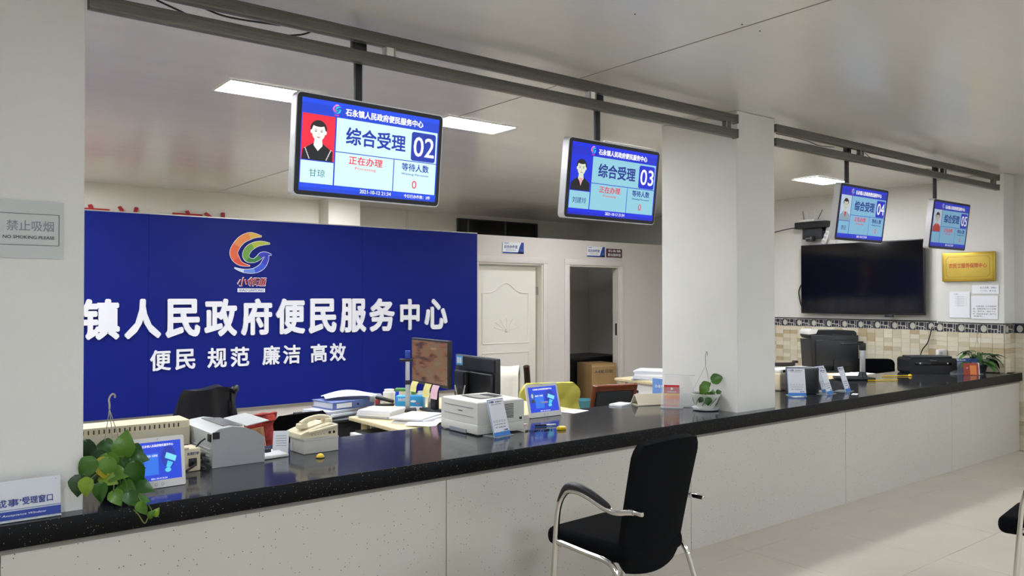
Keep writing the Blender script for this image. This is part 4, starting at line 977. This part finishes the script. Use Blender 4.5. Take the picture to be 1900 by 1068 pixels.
# ------------------------------------------------------------------ visitor chairs
def tube_pts(x, pts): return [(x, y, z) for y, z in pts]
def visitor_chair(loc, rz, label):
    t = thing('visitor_chair', label, 'chair', loc, R(rz), group='black visitor chairs at the counter'); t.scale = (.97, .97, 1.0)
    # local: +y is where the chair faces; rear of seat at y=0
    def cush(w0, w1, z, th, y0, y1):
        def f(i, j):
            pass
    g = G(); g.box((0, .255, .45), (.43, .50, .085), bev=.036, seg=4)
    for v in g.b.verts:
        v.co.z += -.02*((v.co.x/.23)**2)*0 + .02*math.sin(max(0, min(1, (v.co.y)/.44))*PI)*(.5) - (.02 if v.co.y > .40 else 0) + .012*(v.co.y/.44)
    g.build('seat', M_FABRIC, t, ang=60)
    def back(u, v):
        x = (u-.5)*2; z = .37 + v*.56; wd = .208 + .01*v - .008*(1-v)
        corner = max(0, v-.88)/.12; wd -= .03*corner**2
        cb = max(0, .12-v)/.12; wd -= .03*cb**2
        y = .01 - .12*v**1.15 + .03*(1-abs(x))**0 - .028*(1-x*x)*.9
        z += -.02*(1-x*x)*(1-v) + .012*(1-x*x)*v
        return Vector((x*wd, y, z))
    G().grid(back, 14, 18, th=.042).build('backrest', M_FABRIC, t, ang=60)
    for s in (-1, 1):
        x = s*.25
        fp = [(x, .43, .0), (x, .415, .2), (x, .395, .45), (x, .375, .60), (x, .33, .675), (x, .27, .692), (x, .19, .682), (x, .08, .65), (x*.985, .015, .645), (x*.86, -.04, .655)]
        G().tube(fp, .0135, seg=12, smooth=7).build('leg', M_CHROME, t, label='chrome front leg curving over into the armrest')
        G().tube([(x*.985, .02, .645), (x*.9, -.05, .655)], .0125, seg=10).box((x*.87, -.062, .655), (.02, .075, .02), bev=.006, rz=0).build('arm_clamp', M_CHROME, t)
        G().tube([(x*.99, .385, .445), (x*.99, .2, .435), (x*.99, .09, .43), (x*.99, .04, .41), (x*.995, .0, .34), (x, -.07, .14), (x*1.0, -.12, .0)], .013, seg=12, smooth=6).build('leg', M_CHROME, t, label='chrome rear leg bent down from the seat rail')
        G().tube([(x, .375, .615), (x, .325, .695), (x, .26, .712), (x, .18, .70), (x, .06, .66)], .017, seg=10, smooth=6, rr=lambda q: .008+.011*math.sin(min(1, max(0, q))*PI)**.4).build('armrest_pad', M_BLACK, t)
        for y in (.43, -.12): G().lathe([(.015, 0), (.014, .012)], (x, y, 0), 12).build('foot_cap', M_BLACK, t)
    G().tube([(-.248, .37, .43), (.248, .37, .43)], .01, seg=8).build('stretcher', M_CHROME, t); G().tube([(-.248, .07, .425), (.248, .07, .425)], .01, seg=8).build('stretcher', M_CHROME, t)
    return t
visitor_chair((2.655, 2.355, 0), 3, 'black fabric visitor chair with chrome arms facing the counter')
visitor_chair((4.53, 1.15, 0), 8, 'black fabric visitor chair with chrome arms cut off by right picture edge')

# ------------------------------------------------------------------ behind the counter
# black office chair in front of the board
oc = thing('office_chair', 'black padded office chair in front of the blue board', 'chair', (1.88, 6.15, 0), R(12))
def bk_(u, v):
    x = (u-.5)*2; z = .40+v*.46; wd = .235-.025*v; wd -= .02*max(0, (v-.85)/.15)**2
    return Vector((x*wd + .02*v, -.02-.06*v+.04*x*x+.008*math.sin(9*x+5*v), z+.008*math.sin(4*x)))
G().grid(bk_, 14, 14, th=.07).build('backrest', M_LEATHER, oc, ang=60)
G().box((0, .24, .42), (.5, .5, .1), bev=.04, seg=3).build('seat', M_LEATHER, oc)
G().tube([(.19, -.1, .83), (.23, -.09, .855), (.235, -.03, .81), (.22, -.06, .72), (.235, -.05, .6), (.22, -.06, .5)], .03, seg=8, smooth=5, rr=lambda t: .026-.008*t+.006*math.sin(t*19)).build('crumpled_cover_edge', M_LEATHER, oc)
G().tube([(0, .24, .08), (0, .24, .38)], .025).build('gas_column', M_BLACK2, oc)
for k in range(5):
    a = k*2*PI/5; G().tube([(0, .24, .1), (.28*math.cos(a), .24+.28*math.sin(a), .06)], .018).lathe([(.025, -.055), (.025, 0)], (.28*math.cos(a), .24+.28*math.sin(a), .056), 10).build('leg', M_BLACK2, oc)
# mesh chair with red jacket
mc = thing('mesh_chair', 'black mesh office chair behind the cream telephone', 'chair', (2.0, 4.64, 0), R(12))
def bk2(u, v):
    x = (u-.5)*2; z = .42+v*.42; wd = .225-.02*v; wd -= .05*max(0, (v-.82)/.18)**2
    return Vector((x*wd, -.05*v+.03*x*x, z))
G().grid(bk2, 12, 14, th=.03).build('backrest', M_FABRIC, mc, ang=60)
G().box((0, .24, .42), (.46, .46, .08), bev=.03, seg=3).build('seat', M_FABRIC, mc)
G().tube([(0, .24, .08), (0, .24, .4)], .025).build('gas_column', M_BLACK2, mc)
for k in range(5):
    a = k*2*PI/5; G().tube([(0, .24, .1), (.26*math.cos(a), .24+.26*math.sin(a), .06)], .018).lathe([(.025, -.055), (.025, 0)], (.26*math.cos(a), .24+.26*math.sin(a), .056), 10).build('leg', M_BLACK2, mc)
jk = thing('red_jacket', 'red patterned jacket hung over left edge of the mesh chair', 'jacket', (1.80, 4.61, 0), R(12))
M_JK = mat('red_pattern', '#952c24', .85, var=.6, vscale=26, bump=.3, bscale=20)
M_JK2 = mat('tan_pattern', '#a87a52', .85, var=.3, vscale=20, bump=.3, bscale=20)
def jf(u, v):
    a = -PI*.15 + PI*1.3*u
    z = .845 - .42*v
    return Vector((-.055+.085*math.cos(a)+.012*math.sin(11*v+6*u), .02-.06*math.sin(a)+.01*math.sin(13*v), z + .03*math.sin(a) + .008*math.sin(9*u)))
G().grid(jf, 16, 18, th=.012).build('jacket_body', M_JK, jk, ang=70)
G().tube([(-.11, -.04, .79), (-.1, -.055, .66), (-.085, -.05, .5)], .035, seg=10, smooth=6).build('sleeve', M_JK2, jk)
G().lathe([(.03, .80), (.07, .825), (.06, .855), (.02, .865)], (-.04, .0, 0), 14).build('collar', M_JK, jk)

# low cupboard with folder stack
cb = thing('low_cupboard', 'black low cupboard under the blue folder and papers', 'cupboard', (2.46, 5.08, 0))
G().box((0, 0, .36), (.40, .5, .72), bev=.004).build('body', M_BLACK, cb)
G().box((0, 0, .73), (.42, .52, .02), bev=.003).build('top', M_BLACK2, cb)
G().box((0, -.252, .36), (.38, .004, .66)).build('door', M_BLACK2, cb)
def paper_stack(name, loc, rz, w_, d_, n, label, th=.012, m=M_PAPER2, cat='papers', jit=.012, group=None):
    o = thing(name, label, cat, loc, R(rz))
    z = 0
    for k in range(n):
        t_ = th*random.uniform(.6, 1.3)
        G().box((random.uniform(-jit, jit), random.uniform(-jit, jit), z+t_/2), (w_, d_, t_*.92), rz=R(random.uniform(-5, 5))).build('paper_sheaf', random.choice((m, M_PAPER)) if m is M_PAPER2 else m, o); z += t_
    return o, loc[2]+z
_, zt = paper_stack('paper_stack', (2.41, 5.05, .741), 20, .32, .25, 4, 'loose grey paper stack under the blue folder', .012)
bf = thing('box_folder', 'blue box folder lying on the loose paper stack', 'folder', (2.50, 5.07, zt+.001), R(8))
G().box((0, 0, .002), (.34, .26, .004)).build('lower_cover', M_FBLUE, bf); G().box((0, 0, .048), (.34, .26, .004)).build('upper_cover', M_FBLUE, bf)
G().box((0, -.128, .025), (.34, .004, .048)).build('spine', M_FBLUE, bf); G().box((0, .0, .025), (.32, .24, .038)).build('page_block', M_PAPER2, bf)
G().box((-.08, -.1305, .025), (.12, .001, .03)).build('spine_label', M_PAPER, bf); G().lathe([(.008, 0), (.008, .001)], (0, 0, 0), 12).build('finger_ring', M_BLACK, bf, (.03, -.1305, .025), (PI/2, 0, 0))
def curl(u, v):
    return Vector(((u-.5)*.36, (v-.5)*.25, .015+.035*math.sin(u*PI)*(.4+.6*v)+.01*math.sin(v*5)))
o = G().grid(curl, 12, 8, th=.002).build('curled_paper', M_PAPER, None, (2.56, 5.10, zt+.052), (0, 0, R(-18)), ang=70); tag(o, 'big curled white paper sheet on the blue folder', 'paper')
o = G().box((0, 0, .008), (.09, .06, .016)).build('sticky_note_pad', mat('yellow_note', '#dcd25a', .7), None, (2.575, 4.855, .741), (0, 0, R(15))); tag(o, 'yellow sticky note pad at the edge of the paper stack', 'note pad')

# desk
dk = thing('office_desk', 'birch edged office desk crowded with papers behind counter', 'desk', (2.39, 4.03, 0))
G().box((.70, .37, .753), (1.40, .74, .025), bev=.003).build('desktop', M_WOODL, dk)
G().box((.09, .68, .37), (.02, .08, .74)).build('side_panel', M_WOODL, dk); G().box((1.38, .37, .37), (.025, .7, .74)).build('side_panel', M_WOODL, dk)
G().box((.75, .72, .5), (1.2, .018, .42)).build('modesty_panel', M_WHITE, dk)
G().box((.86, .97, .753), (1.08, .45, .025), bev=.003).build('return_top', M_WOODL, dk); G().box((1.38, 1.0, .37), (.025, .4, .74)).build('side_panel', M_WOODL, dk)
cbx = thing('drawer_pedestal', 'white drawer pedestal with black top under the desk', 'cabinet', (2.50, 4.33, 0))
G().box((0, 0, .345), (.36, .56, .69), bev=.003).build('body', M_WHITE, cbx)
G().box((.015, .0, .696), (.33, .54, .012), bev=.002).build('top', M_BLACK, cbx)
for z in (.12, .31, .5): G().box((0, -.283, z), (.34, .006, .17), bev=.002).build('drawer', M_WHITE, cbx)
# paper piles and small things on the desk
DZ = .7662
def on(px, py, z): p = at(px, py, Z=z); return (p.x, p.y)
def pile(px, py, rz, w_, d_, n, label, th, m=M_PAPER2, jit=.012, z=DZ):
    x, y = on(px, py, z+.03); return paper_stack('paper_stack', (x, y, z), rz, w_, d_, n, label, th, m, jit=jit)
_, z1 = paper_stack('paper_stack', (2.55, 4.63, DZ), 32, .2, .24, 5, 'thick paper pile at left rear corner of desk', .012)
_, z2 = paper_stack('paper_stack', (2.66, 4.33, DZ), 30, .3, .22, 3, 'spread white papers on the left front of desk', .012, M_PAPER, jit=.03)
_, z3 = paper_stack('paper_stack', (2.82, 4.12, DZ), -30, .17, .14, 3, 'block of folded white papers beside the laser printer', .016, M_PAPER, jit=.004)
o = G().grid(lambda u, v: Vector(((u-.5)*.24, (v-.5)*.2, .004+.02*u*(1-v)+.01*math.sin(6*u))), 8, 8, th=.0015).build('loose_sheet', M_PAPER, None, (2.62, 4.17, DZ+.004), (0, 0, R(35)), ang=70); tag(o, 'loose white sheet hanging over the near desk edge', 'paper')
sx_, sy_ = on(714, 748, z2+.02)
st = thing('stapler', 'black stapler lying on the spread desk papers', 'stapler', (sx_, sy_, z2+.003), R(-42))
G().box((0, 0, .008), (.13, .04, .014), bev=.004).build('base', M_BLACK, st); G().box((.0, 0, .045), (.13, .036, .022), bev=.008, ry=R(14)).build('arm', M_BLACK, st); G().box((-.05, 0, .025), (.03, .038, .04), bev=.006).build('hinge', mat('stapler_red', '#8a2a2a', .4), st)
bkn = thing('notebook', 'brown covered notebook on the folded paper block', 'notebook', (2.84, 4.14, z3+.001), R(-18))
G().box((0, 0, .01), (.2, .14, .018)).build('page_block', M_PAPER, bkn); G().box((0, 0, .021), (.205, .145, .003)).build('cover', mat('tan_cover', '#a87848', .6), bkn)
sx_, sy_ = on(762, 757, DZ)
mk = thing('mask_box', 'blue and white tissue box on the crowded desk', 'box', (sx_, sy_, DZ), R(-45))
G().box((0, 0, .045), (.19, .09, .09), bev=.003).build('carton', mat('mask_blue', '#2f9fd8', .4), mk)
flat(mk, 'white_panel', rect(-.094, .094, 0, .02), M_PAPER, y=-.0465); flat(mk, 'white_panel', ell(.03, .055, .02, .008), M_PAPER, y=-.0465); text(mk, '抽纸', M_PAPER, -.05, .066, h=.025, w=.06, y=-.046, bold=.01); flat(mk, 'pink_dot', ell(.06, .04, .012, .005), mat('pink_print', '#d06a8a', .5), y=-.047)
def jar(px, py, r, h, m, lid, label, name='jar', z=DZ):
    x, y = on(px, py, z)
    o = thing(name, label, 'jar', (x, y, z)); G().lathe([(r*.85, 0), (r, .01), (r, h*.8), (r*.75, h*.88)], seg=20).build('body', m, o); G().lathe([(r*.8, h*.88), (r*.82, h), (r*.7, h)], seg=20).build('lid', lid, o); return o
j_ = jar(803, 757, .036, .1, glass('jar_glass', '#d8d0c0', .55), M_WHITE, 'glass jar of brown tea beside the laser printer'); G().lathe([(.032, .01), (.032, .045)], seg=16).build('tea', mat('tea_brown', '#6a3f22', .5), j_)
jar(783, 748, .04, .09, glass('cup_glass', '#dfe6e0', .45), M_ACRE, 'clear plastic cup between tissue box and sunset screen', 'plastic_cup')
jar(722, 747, .045, .1, mat('white_cup', '#d8dad6', .35), M_WHITE, 'white lidded cup with knob behind the stapler', 'lidded_cup')
jar(697, 744, .05, .05, glass('clip_box', '#e0e6e8', .4), M_ACRE, 'clear round clip box on the rear paper pile', 'clip_box', z1+.001)
jar(737, 752, .016, .1, mat('blue_bottle', '#1c3fd0', .3), mat('blue_bottle', '#1c3fd0', .3), 'small bright blue capped bottle left of tissue box', 'small_bottle')
sx_, sy_ = on(752, 742, DZ)
gb = thing('green_carton', 'green carton left below the sunset screen', 'box', (sx_, sy_, DZ), R(-40)); G().box((0, 0, .045), (.15, .07, .09), bev=.004).build('carton', mat('green_box', '#3f7a34', .5), gb); G().box((0, -.0355, .05), (.1, .001, .04)).build('pale_label', M_BEIGE, gb)
# monitors
m1 = thing('monitor', 'desk monitor showing a brown beach sunset picture', 'monitor', (2.93, 4.62, DZ), R(-94))
W_, H_ = .53, .315
G().box((0, 0, .335), (W_, .03, H_), bev=.005).build('housing', M_BLACK, m1)
scb = G().box((0, -.0155, .338), (W_-.03, .002, H_-.035))
beach = bpy.data.materials.new('beach_wallpaper'); beach.use_nodes = True; nt = beach.node_tree; n = nt.nodes; b_ = n['Principled BSDF']; _m['beach'] = beach
tc = n.new('ShaderNodeTexCoord'); mp = n.new('ShaderNodeMapping'); mp.inputs['Scale'].default_value = (1.0, 1, 4.2); mp.inputs['Rotation'].default_value = (0, R(14), 0)
ns_ = n.new('ShaderNodeTexNoise'); ns_.inputs['Scale'].default_value = 5; ns_.inputs['Detail'].default_value = 12; ns_.inputs['Roughness'].default_value = .65; cr = n.new('ShaderNodeValToRGB')
sep = n.new('ShaderNodeSeparateXYZ'); add = n.new('ShaderNodeMath'); add.operation = 'MULTIPLY_ADD'; add.inputs[1].default_value = 1.4; mr = n.new('ShaderNodeMapRange')
nt.links.new(tc.outputs['Object'], mp.inputs[0]); nt.links.new(mp.outputs[0], ns_.inputs[0]); nt.links.new(ns_.outputs[0], cr.inputs[0])
e = cr.color_ramp.elements; e[0].position = .3; e[0].color = lin('#2e1f1a'); e[1].position = .72; e[1].color = lin('#b98a55')
for p_, c_ in ((.42, '#5a3a26'), (.5, '#8a5f3a'), (.6, '#77694e')): q = e.new(p_); q.color = lin(c_)
nt.links.new(cr.outputs[0], b_.inputs['Emission Color']); b_.inputs['Emission Strength'].default_value = .8; b_.inputs['Base Color'].default_value = (.01, .01, .01, 1); b_.inputs['Roughness'].default_value = .3
scb.build('display', beach, m1, smooth=False)
G().box((0, .03, .14), (.06, .03, .26)).build('stand_neck', M_BLACK, m1); G().box((0, .02, .008), (.24, .1, .015), bev=.006).build('stand_foot', M_BLACK, m1)
M_NOTEY = mat('pale_yellow_note', '#dfd68a', .7); M_NOTEP = mat('pink_note', '#dcb4c0', .7)
for k, (x, z, m) in enumerate(((-.19, .13, M_NOTEY), (.0, .11, M_NOTEY), (.11, .11, M_NOTEP))):
    G().grid(lambda u, v: Vector((x+(u-.5)*.09, -.02-.03*v*v-.01*math.sin(v*4), .19-(.2-z)*v)), 3, 6, th=.001).build('sticky_note', m, m1)
m2 = thing('monitor', 'desk monitor turned away, black back with blue sticker', 'monitor', (3.18, 4.43, DZ), R(86))
W_, H_ = .54, .34
G().box((0, 0, .205), (W_, .03, H_-.0), bev=.006).build('housing', M_BLACK2, m2)
G().prism([(-.25, .13), (.25, .13), (.2, .05), (-.25, .05)], .012, Matrix.Translation((0, .014, .235))).build('chin', M_BLACK2, m2)
G().box((0, .028, .16), (.48, .03, .22), bev=.008).build('rear_cover', M_BLACK, m2)
G().box((.06, .06, .14), (.05, .03, .26), bev=.004).build('stand_neck', M_BLACK, m2); G().box((.06, .045, .008), (.2, .1, .015), bev=.006).build('stand_foot', M_BLACK, m2)
G().prism(rrect(.14, .23, .305, .37, .01), .002, Matrix.Translation((0, .03, 0))).build('blue_sticker', mat('sticker_blue', '#5aa4dc', .4), m2)
G().box((.2, .033, .338), (.024, .003, .04)).box((.168, .033, .338), (.024, .003, .04)).build('sticker_window', M_PAPER, m2)
dl = thing('document_camera', 'slim silver document camera pole left of the sunset screen', 'document camera', (2.80, 4.71, DZ), R(-30))
G().box((0, 0, .012), (.12, .1, .02), bev=.006).build('base', M_BLACK, dl); G().box((0, 0, .18), (.03, .025, .33), bev=.004).build('column', _m['column_silver'], dl)
G().box((0, 0, .2), (.034, .03, .03), bev=.003).build('collar', M_BLACK, dl); G().box((-.01, 0, .35), (.09, .03, .018), bev=.003).build('arm', M_BLACK, dl); G().box((0, 0, .39), (.035, .03, .05), bev=.003).build('camera_head', M_NAVY, dl)
o = thing('pen_cup', 'cup of pens and scissors in front of the monitors', 'pen holder', (3.03, 4.42, DZ))
G().lathe([(.03, 0), (.035, .09), (.03, .09)], seg=16).build('cup', M_BLACK2, o)
for k in range(6):
    a = k*1.1; G().tube([(0, 0, .02), (.035*math.cos(a), .035*math.sin(a), .15+.02*(k % 3))], .004, seg=6).build('pen', (M_ALU, M_BLACK, M_WHITE)[k % 3], o)

# cream draped chair, yellow draped chair, brown chair
cc = thing('draped_chair', 'dark wooden chair with cream cloth over its back', 'chair', (4.42, 5.72, 0), R(-50))
for x in (-.21, .21): G().tube([(x, -.02, .0), (x, .0, .42), (x, -.03, .75), (x, -.09, .93)], .028, seg=10, smooth=6).build('back_post', M_DARKW, cc)
G().box((0, .22, .43), (.45, .45, .06), bev=.02).build('seat', M_DARKW, cc)
for x in (-.2, .2): G().tube([(x, .42, 0), (x, .41, .41)], .02).build('leg', M_DARKW, cc)
def cl(u, v):
    x = -.26+.42*u; s = 1 if v < .5 else -1; t = abs(v-.5)*2
    return Vector((x, -.085+s*.045*(1 if t > .02 else 0)-.02*t*0 + .04*(1-t)+.008*math.sin(17*u+3*v), .93-.44*t+.006*math.sin(11*u)))
def drape(x0, x1, zt, drop, y, thick, wob=.008, n=14):
    def f(u, v):
        t = abs(v-.5)*2; s = 1 if v > .5 else -1; x = x0+(x1-x0)*u
        yy = y + s*min(thick, thick*t*6) + wob*math.sin(15*u+4*t)*t + wob*.6*math.sin(31*u)
        return Vector((x, yy + .06*t*0, zt - drop*t + (.012*(1-t))*0 + wob*math.sin(7*u)))
    return f
G().grid(drape(-.24, .14, .93, .42, -.06, .045), 16, 24, th=.004).build('cream_cloth', M_CLOTHW, cc, ang=70)
yc = thing('covered_chair', 'office chair under a yellow plastic cover behind second tablet', 'chair', (4.28, 4.98, 0), R(-22))
def ych(u, v):
    x = (u-.5)*2; z = .42+v*.43; wd = .275-.03*v; wd -= .05*max(0, (v-.8)/.2)**2
    f = .006*math.sin(x*5+v*8)+.005*math.sin(x*12-v*14)+.004*math.sin(x*3+v*19)
    return Vector((x*wd, -.02-.03*v+f*(1-v**4), z))
G().grid(ych, 26, 22, th=.045).build('cover', M_YELLOW, yc, ang=75)
for k, (a_, b_, c_) in enumerate((((-.24, -.045, .66), (-.1, -.06, .72), (.1, -.06, .73)), ((.0, -.06, .76), (.12, -.07, .68), (.18, -.06, .52)), ((-.2, -.05, .56), (-.1, -.06, .66), (.0, -.06, .75)), ((.2, -.055, .48), (.18, -.065, .6), (.1, -.065, .7)))):
    G().tube([a_, b_, c_], .006, seg=6, smooth=8, rr=lambda t: .001+.005*math.sin(t*PI)).build('cover_fold', M_YELLOW, yc)
G().box((0, .24, .42), (.5, .46, .08), bev=.03, seg=3).build('seat', M_FABRIC, yc); G().tube([(0, .24, .08), (0, .24, .4)], .025).build('gas_column', M_BLACK2, yc)
for k in range(5):
    a = k*2*PI/5; G().tube([(0, .24, .1), (.26*math.cos(a), .24+.26*math.sin(a), .06)], .018).lathe([(.025, -.055), (.025, 0)], (.26*math.cos(a), .24+.26*math.sin(a), .056), 10).build('leg', M_BLACK2, yc)
bc = thing('wooden_chair', 'brown wooden chair with dark padded back behind the counter', 'chair', (4.90, 4.86, 0), R(-14))
for x in (-.2, .2): G().tube([(x, .0, 0), (x, .0, .42), (x, -.02, .62), (x, -.07, .80)], .02, seg=10, smooth=6).build('back_post', M_BROWN, bc)
G().box((0, -.06, .775), (.40, .03, .06), bev=.012, rx=R(14)).build('top_rail', M_BROWN, bc)
G().box((0, -.03, .62), (.36, .03, .26), bev=.012, rx=R(10)).build('back_pad', mat('slate_pad', '#22262b', .5), bc)
G().box((0, .21, .43), (.44, .42, .07), bev=.02).build('seat', _m['slate_pad'], bc)
for x in (-.19, .19): G().tube([(x, .4, 0), (x, .4, .41)], .018).build('leg', M_BROWN, bc)

# second desk with papers
d3 = thing('office_desk', 'birch desk by middle pillar with white drawer side', 'desk', (5.64, 4.05, 0))
G().box((.65, .75, .737), (1.30, 1.5, .026), bev=.003).build('desktop', M_WOODL, d3)
G().box((.03, 1.42, .36), (.025, .10, .72)).build('side_panel', M_WOODL, d3); G().box((1.27, .75, .36), (.025, 1.4, .72)).build('side_panel', M_WOODL, d3)
G().box((.04, 1.08, .36), (.02, .56, .70)).build('drawer_front', M_WHITE, d3); G().lathe([(.014, 0), (.014, .01)], (0, 0, 0), 12).build('drawer_lock', M_BLACK, d3, (.028, 1.22, .64), (0, -PI/2, 0))
G().box((.04, .4, .36), (.02, .7, .70)).build('drawer_front', M_WOODL, d3)
paper_stack('paper_stack', (5.84, 5.24, .7505), 30, .34, .3, 5, 'white paper pile on the desk left of middle pillar', .02)
o = thing('blue_brochure', 'blue brochure hanging at desk edge left of middle pillar', 'brochure', (5.625, 4.94, .63), -PI/2)
G().box((0, 0, .06), (.2, .004, .2)).build('sheet', mat('brochure_pale_blue', '#6a92d0', .5), o); text(o, '办事指南', M_PAPER, 0, .09, h=.03, w=.14, y=-.0025)

# grey printer and monitor at right
sf = at(1530, 700, Y=4.95)
mf = thing('office_copier', 'dark grey office copier with rounded lid behind right counter', 'copier', (8.66, 5.04, 0), R(-38))
G().prism([(-.2, .0), (.27, .0), (.27, 1.05), (-.27, 1.05)], .3, Matrix.Translation((0, -.12, 0))).build('cabinet', M_BLACK2, mf)
G().prism(rrect(-.27, .27, 1.06, 1.155, .04, 6), .3, Matrix.Translation((0, -.12, 0))).build('lid', M_BLACK, mf)
G().prism([(-.27, 1.11), (-.27, 1.14), (-.24, 1.17), (-.16, 1.17), (-.185, 1.12)], .3, Matrix.Translation((-.012, -.124, 0))).build('corner_cover', M_WHITE, mf, label='white curved cover on the left corner of the lid')
G().box((-.19, -.123, 1.04), (.13, .006, .016)).build('orange_strip', M_ORANGE, mf)
m3 = thing('monitor', 'black monitor seen from behind in front of office copier', 'monitor', (7.98, 4.58, .745), R(142))
G().box((0, 0, .2), (.50, .03, .38), bev=.006).build('housing', M_BLACK, m3); G().box((0, .02, .2), (.42, .03, .28), bev=.008).build('rear_cover', M_BLACK, m3)
G().box((0, .035, .07), (.05, .03, .12)).build('stand_neck', M_BLACK, m3); G().box((0, .03, .008), (.24, .16, .015), bev=.005).build('stand_foot', M_BLACK, m3)
G().box((0, 0, .393), (.05, .012, .012), bev=.003).build('webcam', M_BLACK2, m3)
d4 = thing('office_desk', 'pale desk under the black monitor behind right counter', 'desk', (6.97, 4.04, 0))
G().box((.575, .36, .732), (1.15, .72, .025), bev=.003).build('desktop', M_WOODL, d4)
for x in (.04, 1.11): G().box((x, .36, .36), (.025, .68, .715)).build('side_panel', M_WOODL, d4)
G().box((.575, .7, .45), (1.04, .018, .5)).build('modesty_panel', M_WHITE, d4)
o = G().box((0, 0, .004), (.5, .3, .008), rz=R(-10)).build('paper_spread', M_PAPER, None, (7.82, 4.27, .7455)); tag(o, 'white papers spread under the black monitor', 'paper')
cr_ = thing('dark_chair', 'dark chair with rounded back between document camera and black printer', 'chair', (8.62, 4.78-.35, 0), R(-44))
M_DC = M_FABRIC
G().prism(rrect(-.26, .26, .52, .93, .07, 6), .04, Matrix.Translation((0, 0, 0))).build('backrest', M_FABRIC, cr_) if False else None
bpy.data.objects.remove(cr_)
cr_ = thing('dark_chair', 'dark round backed chair between document camera and black printer', 'chair', (8.45, 4.36+.78, 0), R(-38))
bpy.data.objects.remove(cr_)
cr_ = thing('dark_chair', 'dark round backed chair between document camera and black printer', 'chair', (8.62, 4.52, 0), R(-40))
for v_ in (0,):
    G().prism(rrect(-.265, .265, .5, .855, .06, 6), .045).build('backrest', M_FABRIC, cr_)
    G().box((0, -.22, .44), (.44, .42, .06), bev=.02).build('seat', M_FABRIC, cr_)
    for x in (-.2, .2):
        for y in (-.4, .0): G().tube([(x, y, 0), (x, y, .42)], .014).build('leg', M_BLACK2, cr_)

# bin and things in the dark office
bn = thing('waste_bin', 'teal plastic waste bin near the open doorway', 'bin', (6.78, 7.2, 0))
G().lathe([(.09, 0), (.13, .27), (.14, .28), (.125, .28), (.12, .25)], seg=24).build('bucket', mat('teal_plastic', '#4f93a0', .5), bn)
dd = thing('dark_desk', 'black desk inside the dark back office', 'desk', (7.9, 8.75, 0))
G().box((.0, 0, .655), (1.6, .7, .03)).build('desktop', M_BLACK, dd); G().box((0, -.3, .32), (1.5, .02, .64)).build('front_panel', M_BLACK, dd)
for x in (-.76, .76): G().box((x, 0, .32), (.03, .66, .64)).build('side_panel', M_BLACK, dd)
paper_stack('paper_stack', (7.45, 8.8, .671), 10, .36, .28, 5, 'white paper stack on desk inside dark office', .022)
cbo = thing('cardboard_box', 'brown cardboard box inside the open dark doorway', 'box', (7.86, 8.20, 0), R(-8))
G().box((.1, .0, .31), (.42, .36, .60), bev=.003).build('carton', M_CARD, cbo)
G().box((.1, -.182, .575), (.42, .003, .02)).build('tape', mat('tape', '#b89a68', .4), cbo); text(cbo, 'A4复印纸', M_TXTK, .1, .5, h=.05, w=.32, y=-.182); 
for x in (.02, .2): G().box((x, -.182, .3), (.03, .003, .02)).build('hand_hole', M_BLACK, cbo)
dch = thing('dark_office_chair', 'black office chair behind desk inside dark office', 'chair', (8.35, 9.55, 0), R(20))
G().grid(lambda u, v: Vector(((u-.5)*.5, .04*(2*u-1)**2, .42+.5*v)), 8, 8, th=.06).build('backrest', M_FABRIC, dch); G().box((0, -.2, .42), (.46, .44, .08), bev=.02).build('seat', M_FABRIC, dch)
G().tube([(0, -.2, .02), (0, -.2, .4)], .03).build('gas_column', M_BLACK2, dch); G().lathe([(.25, 0), (.24, .03), (.05, .06)], (0, -.2, 0), 20).build('foot', M_BLACK2, dch)
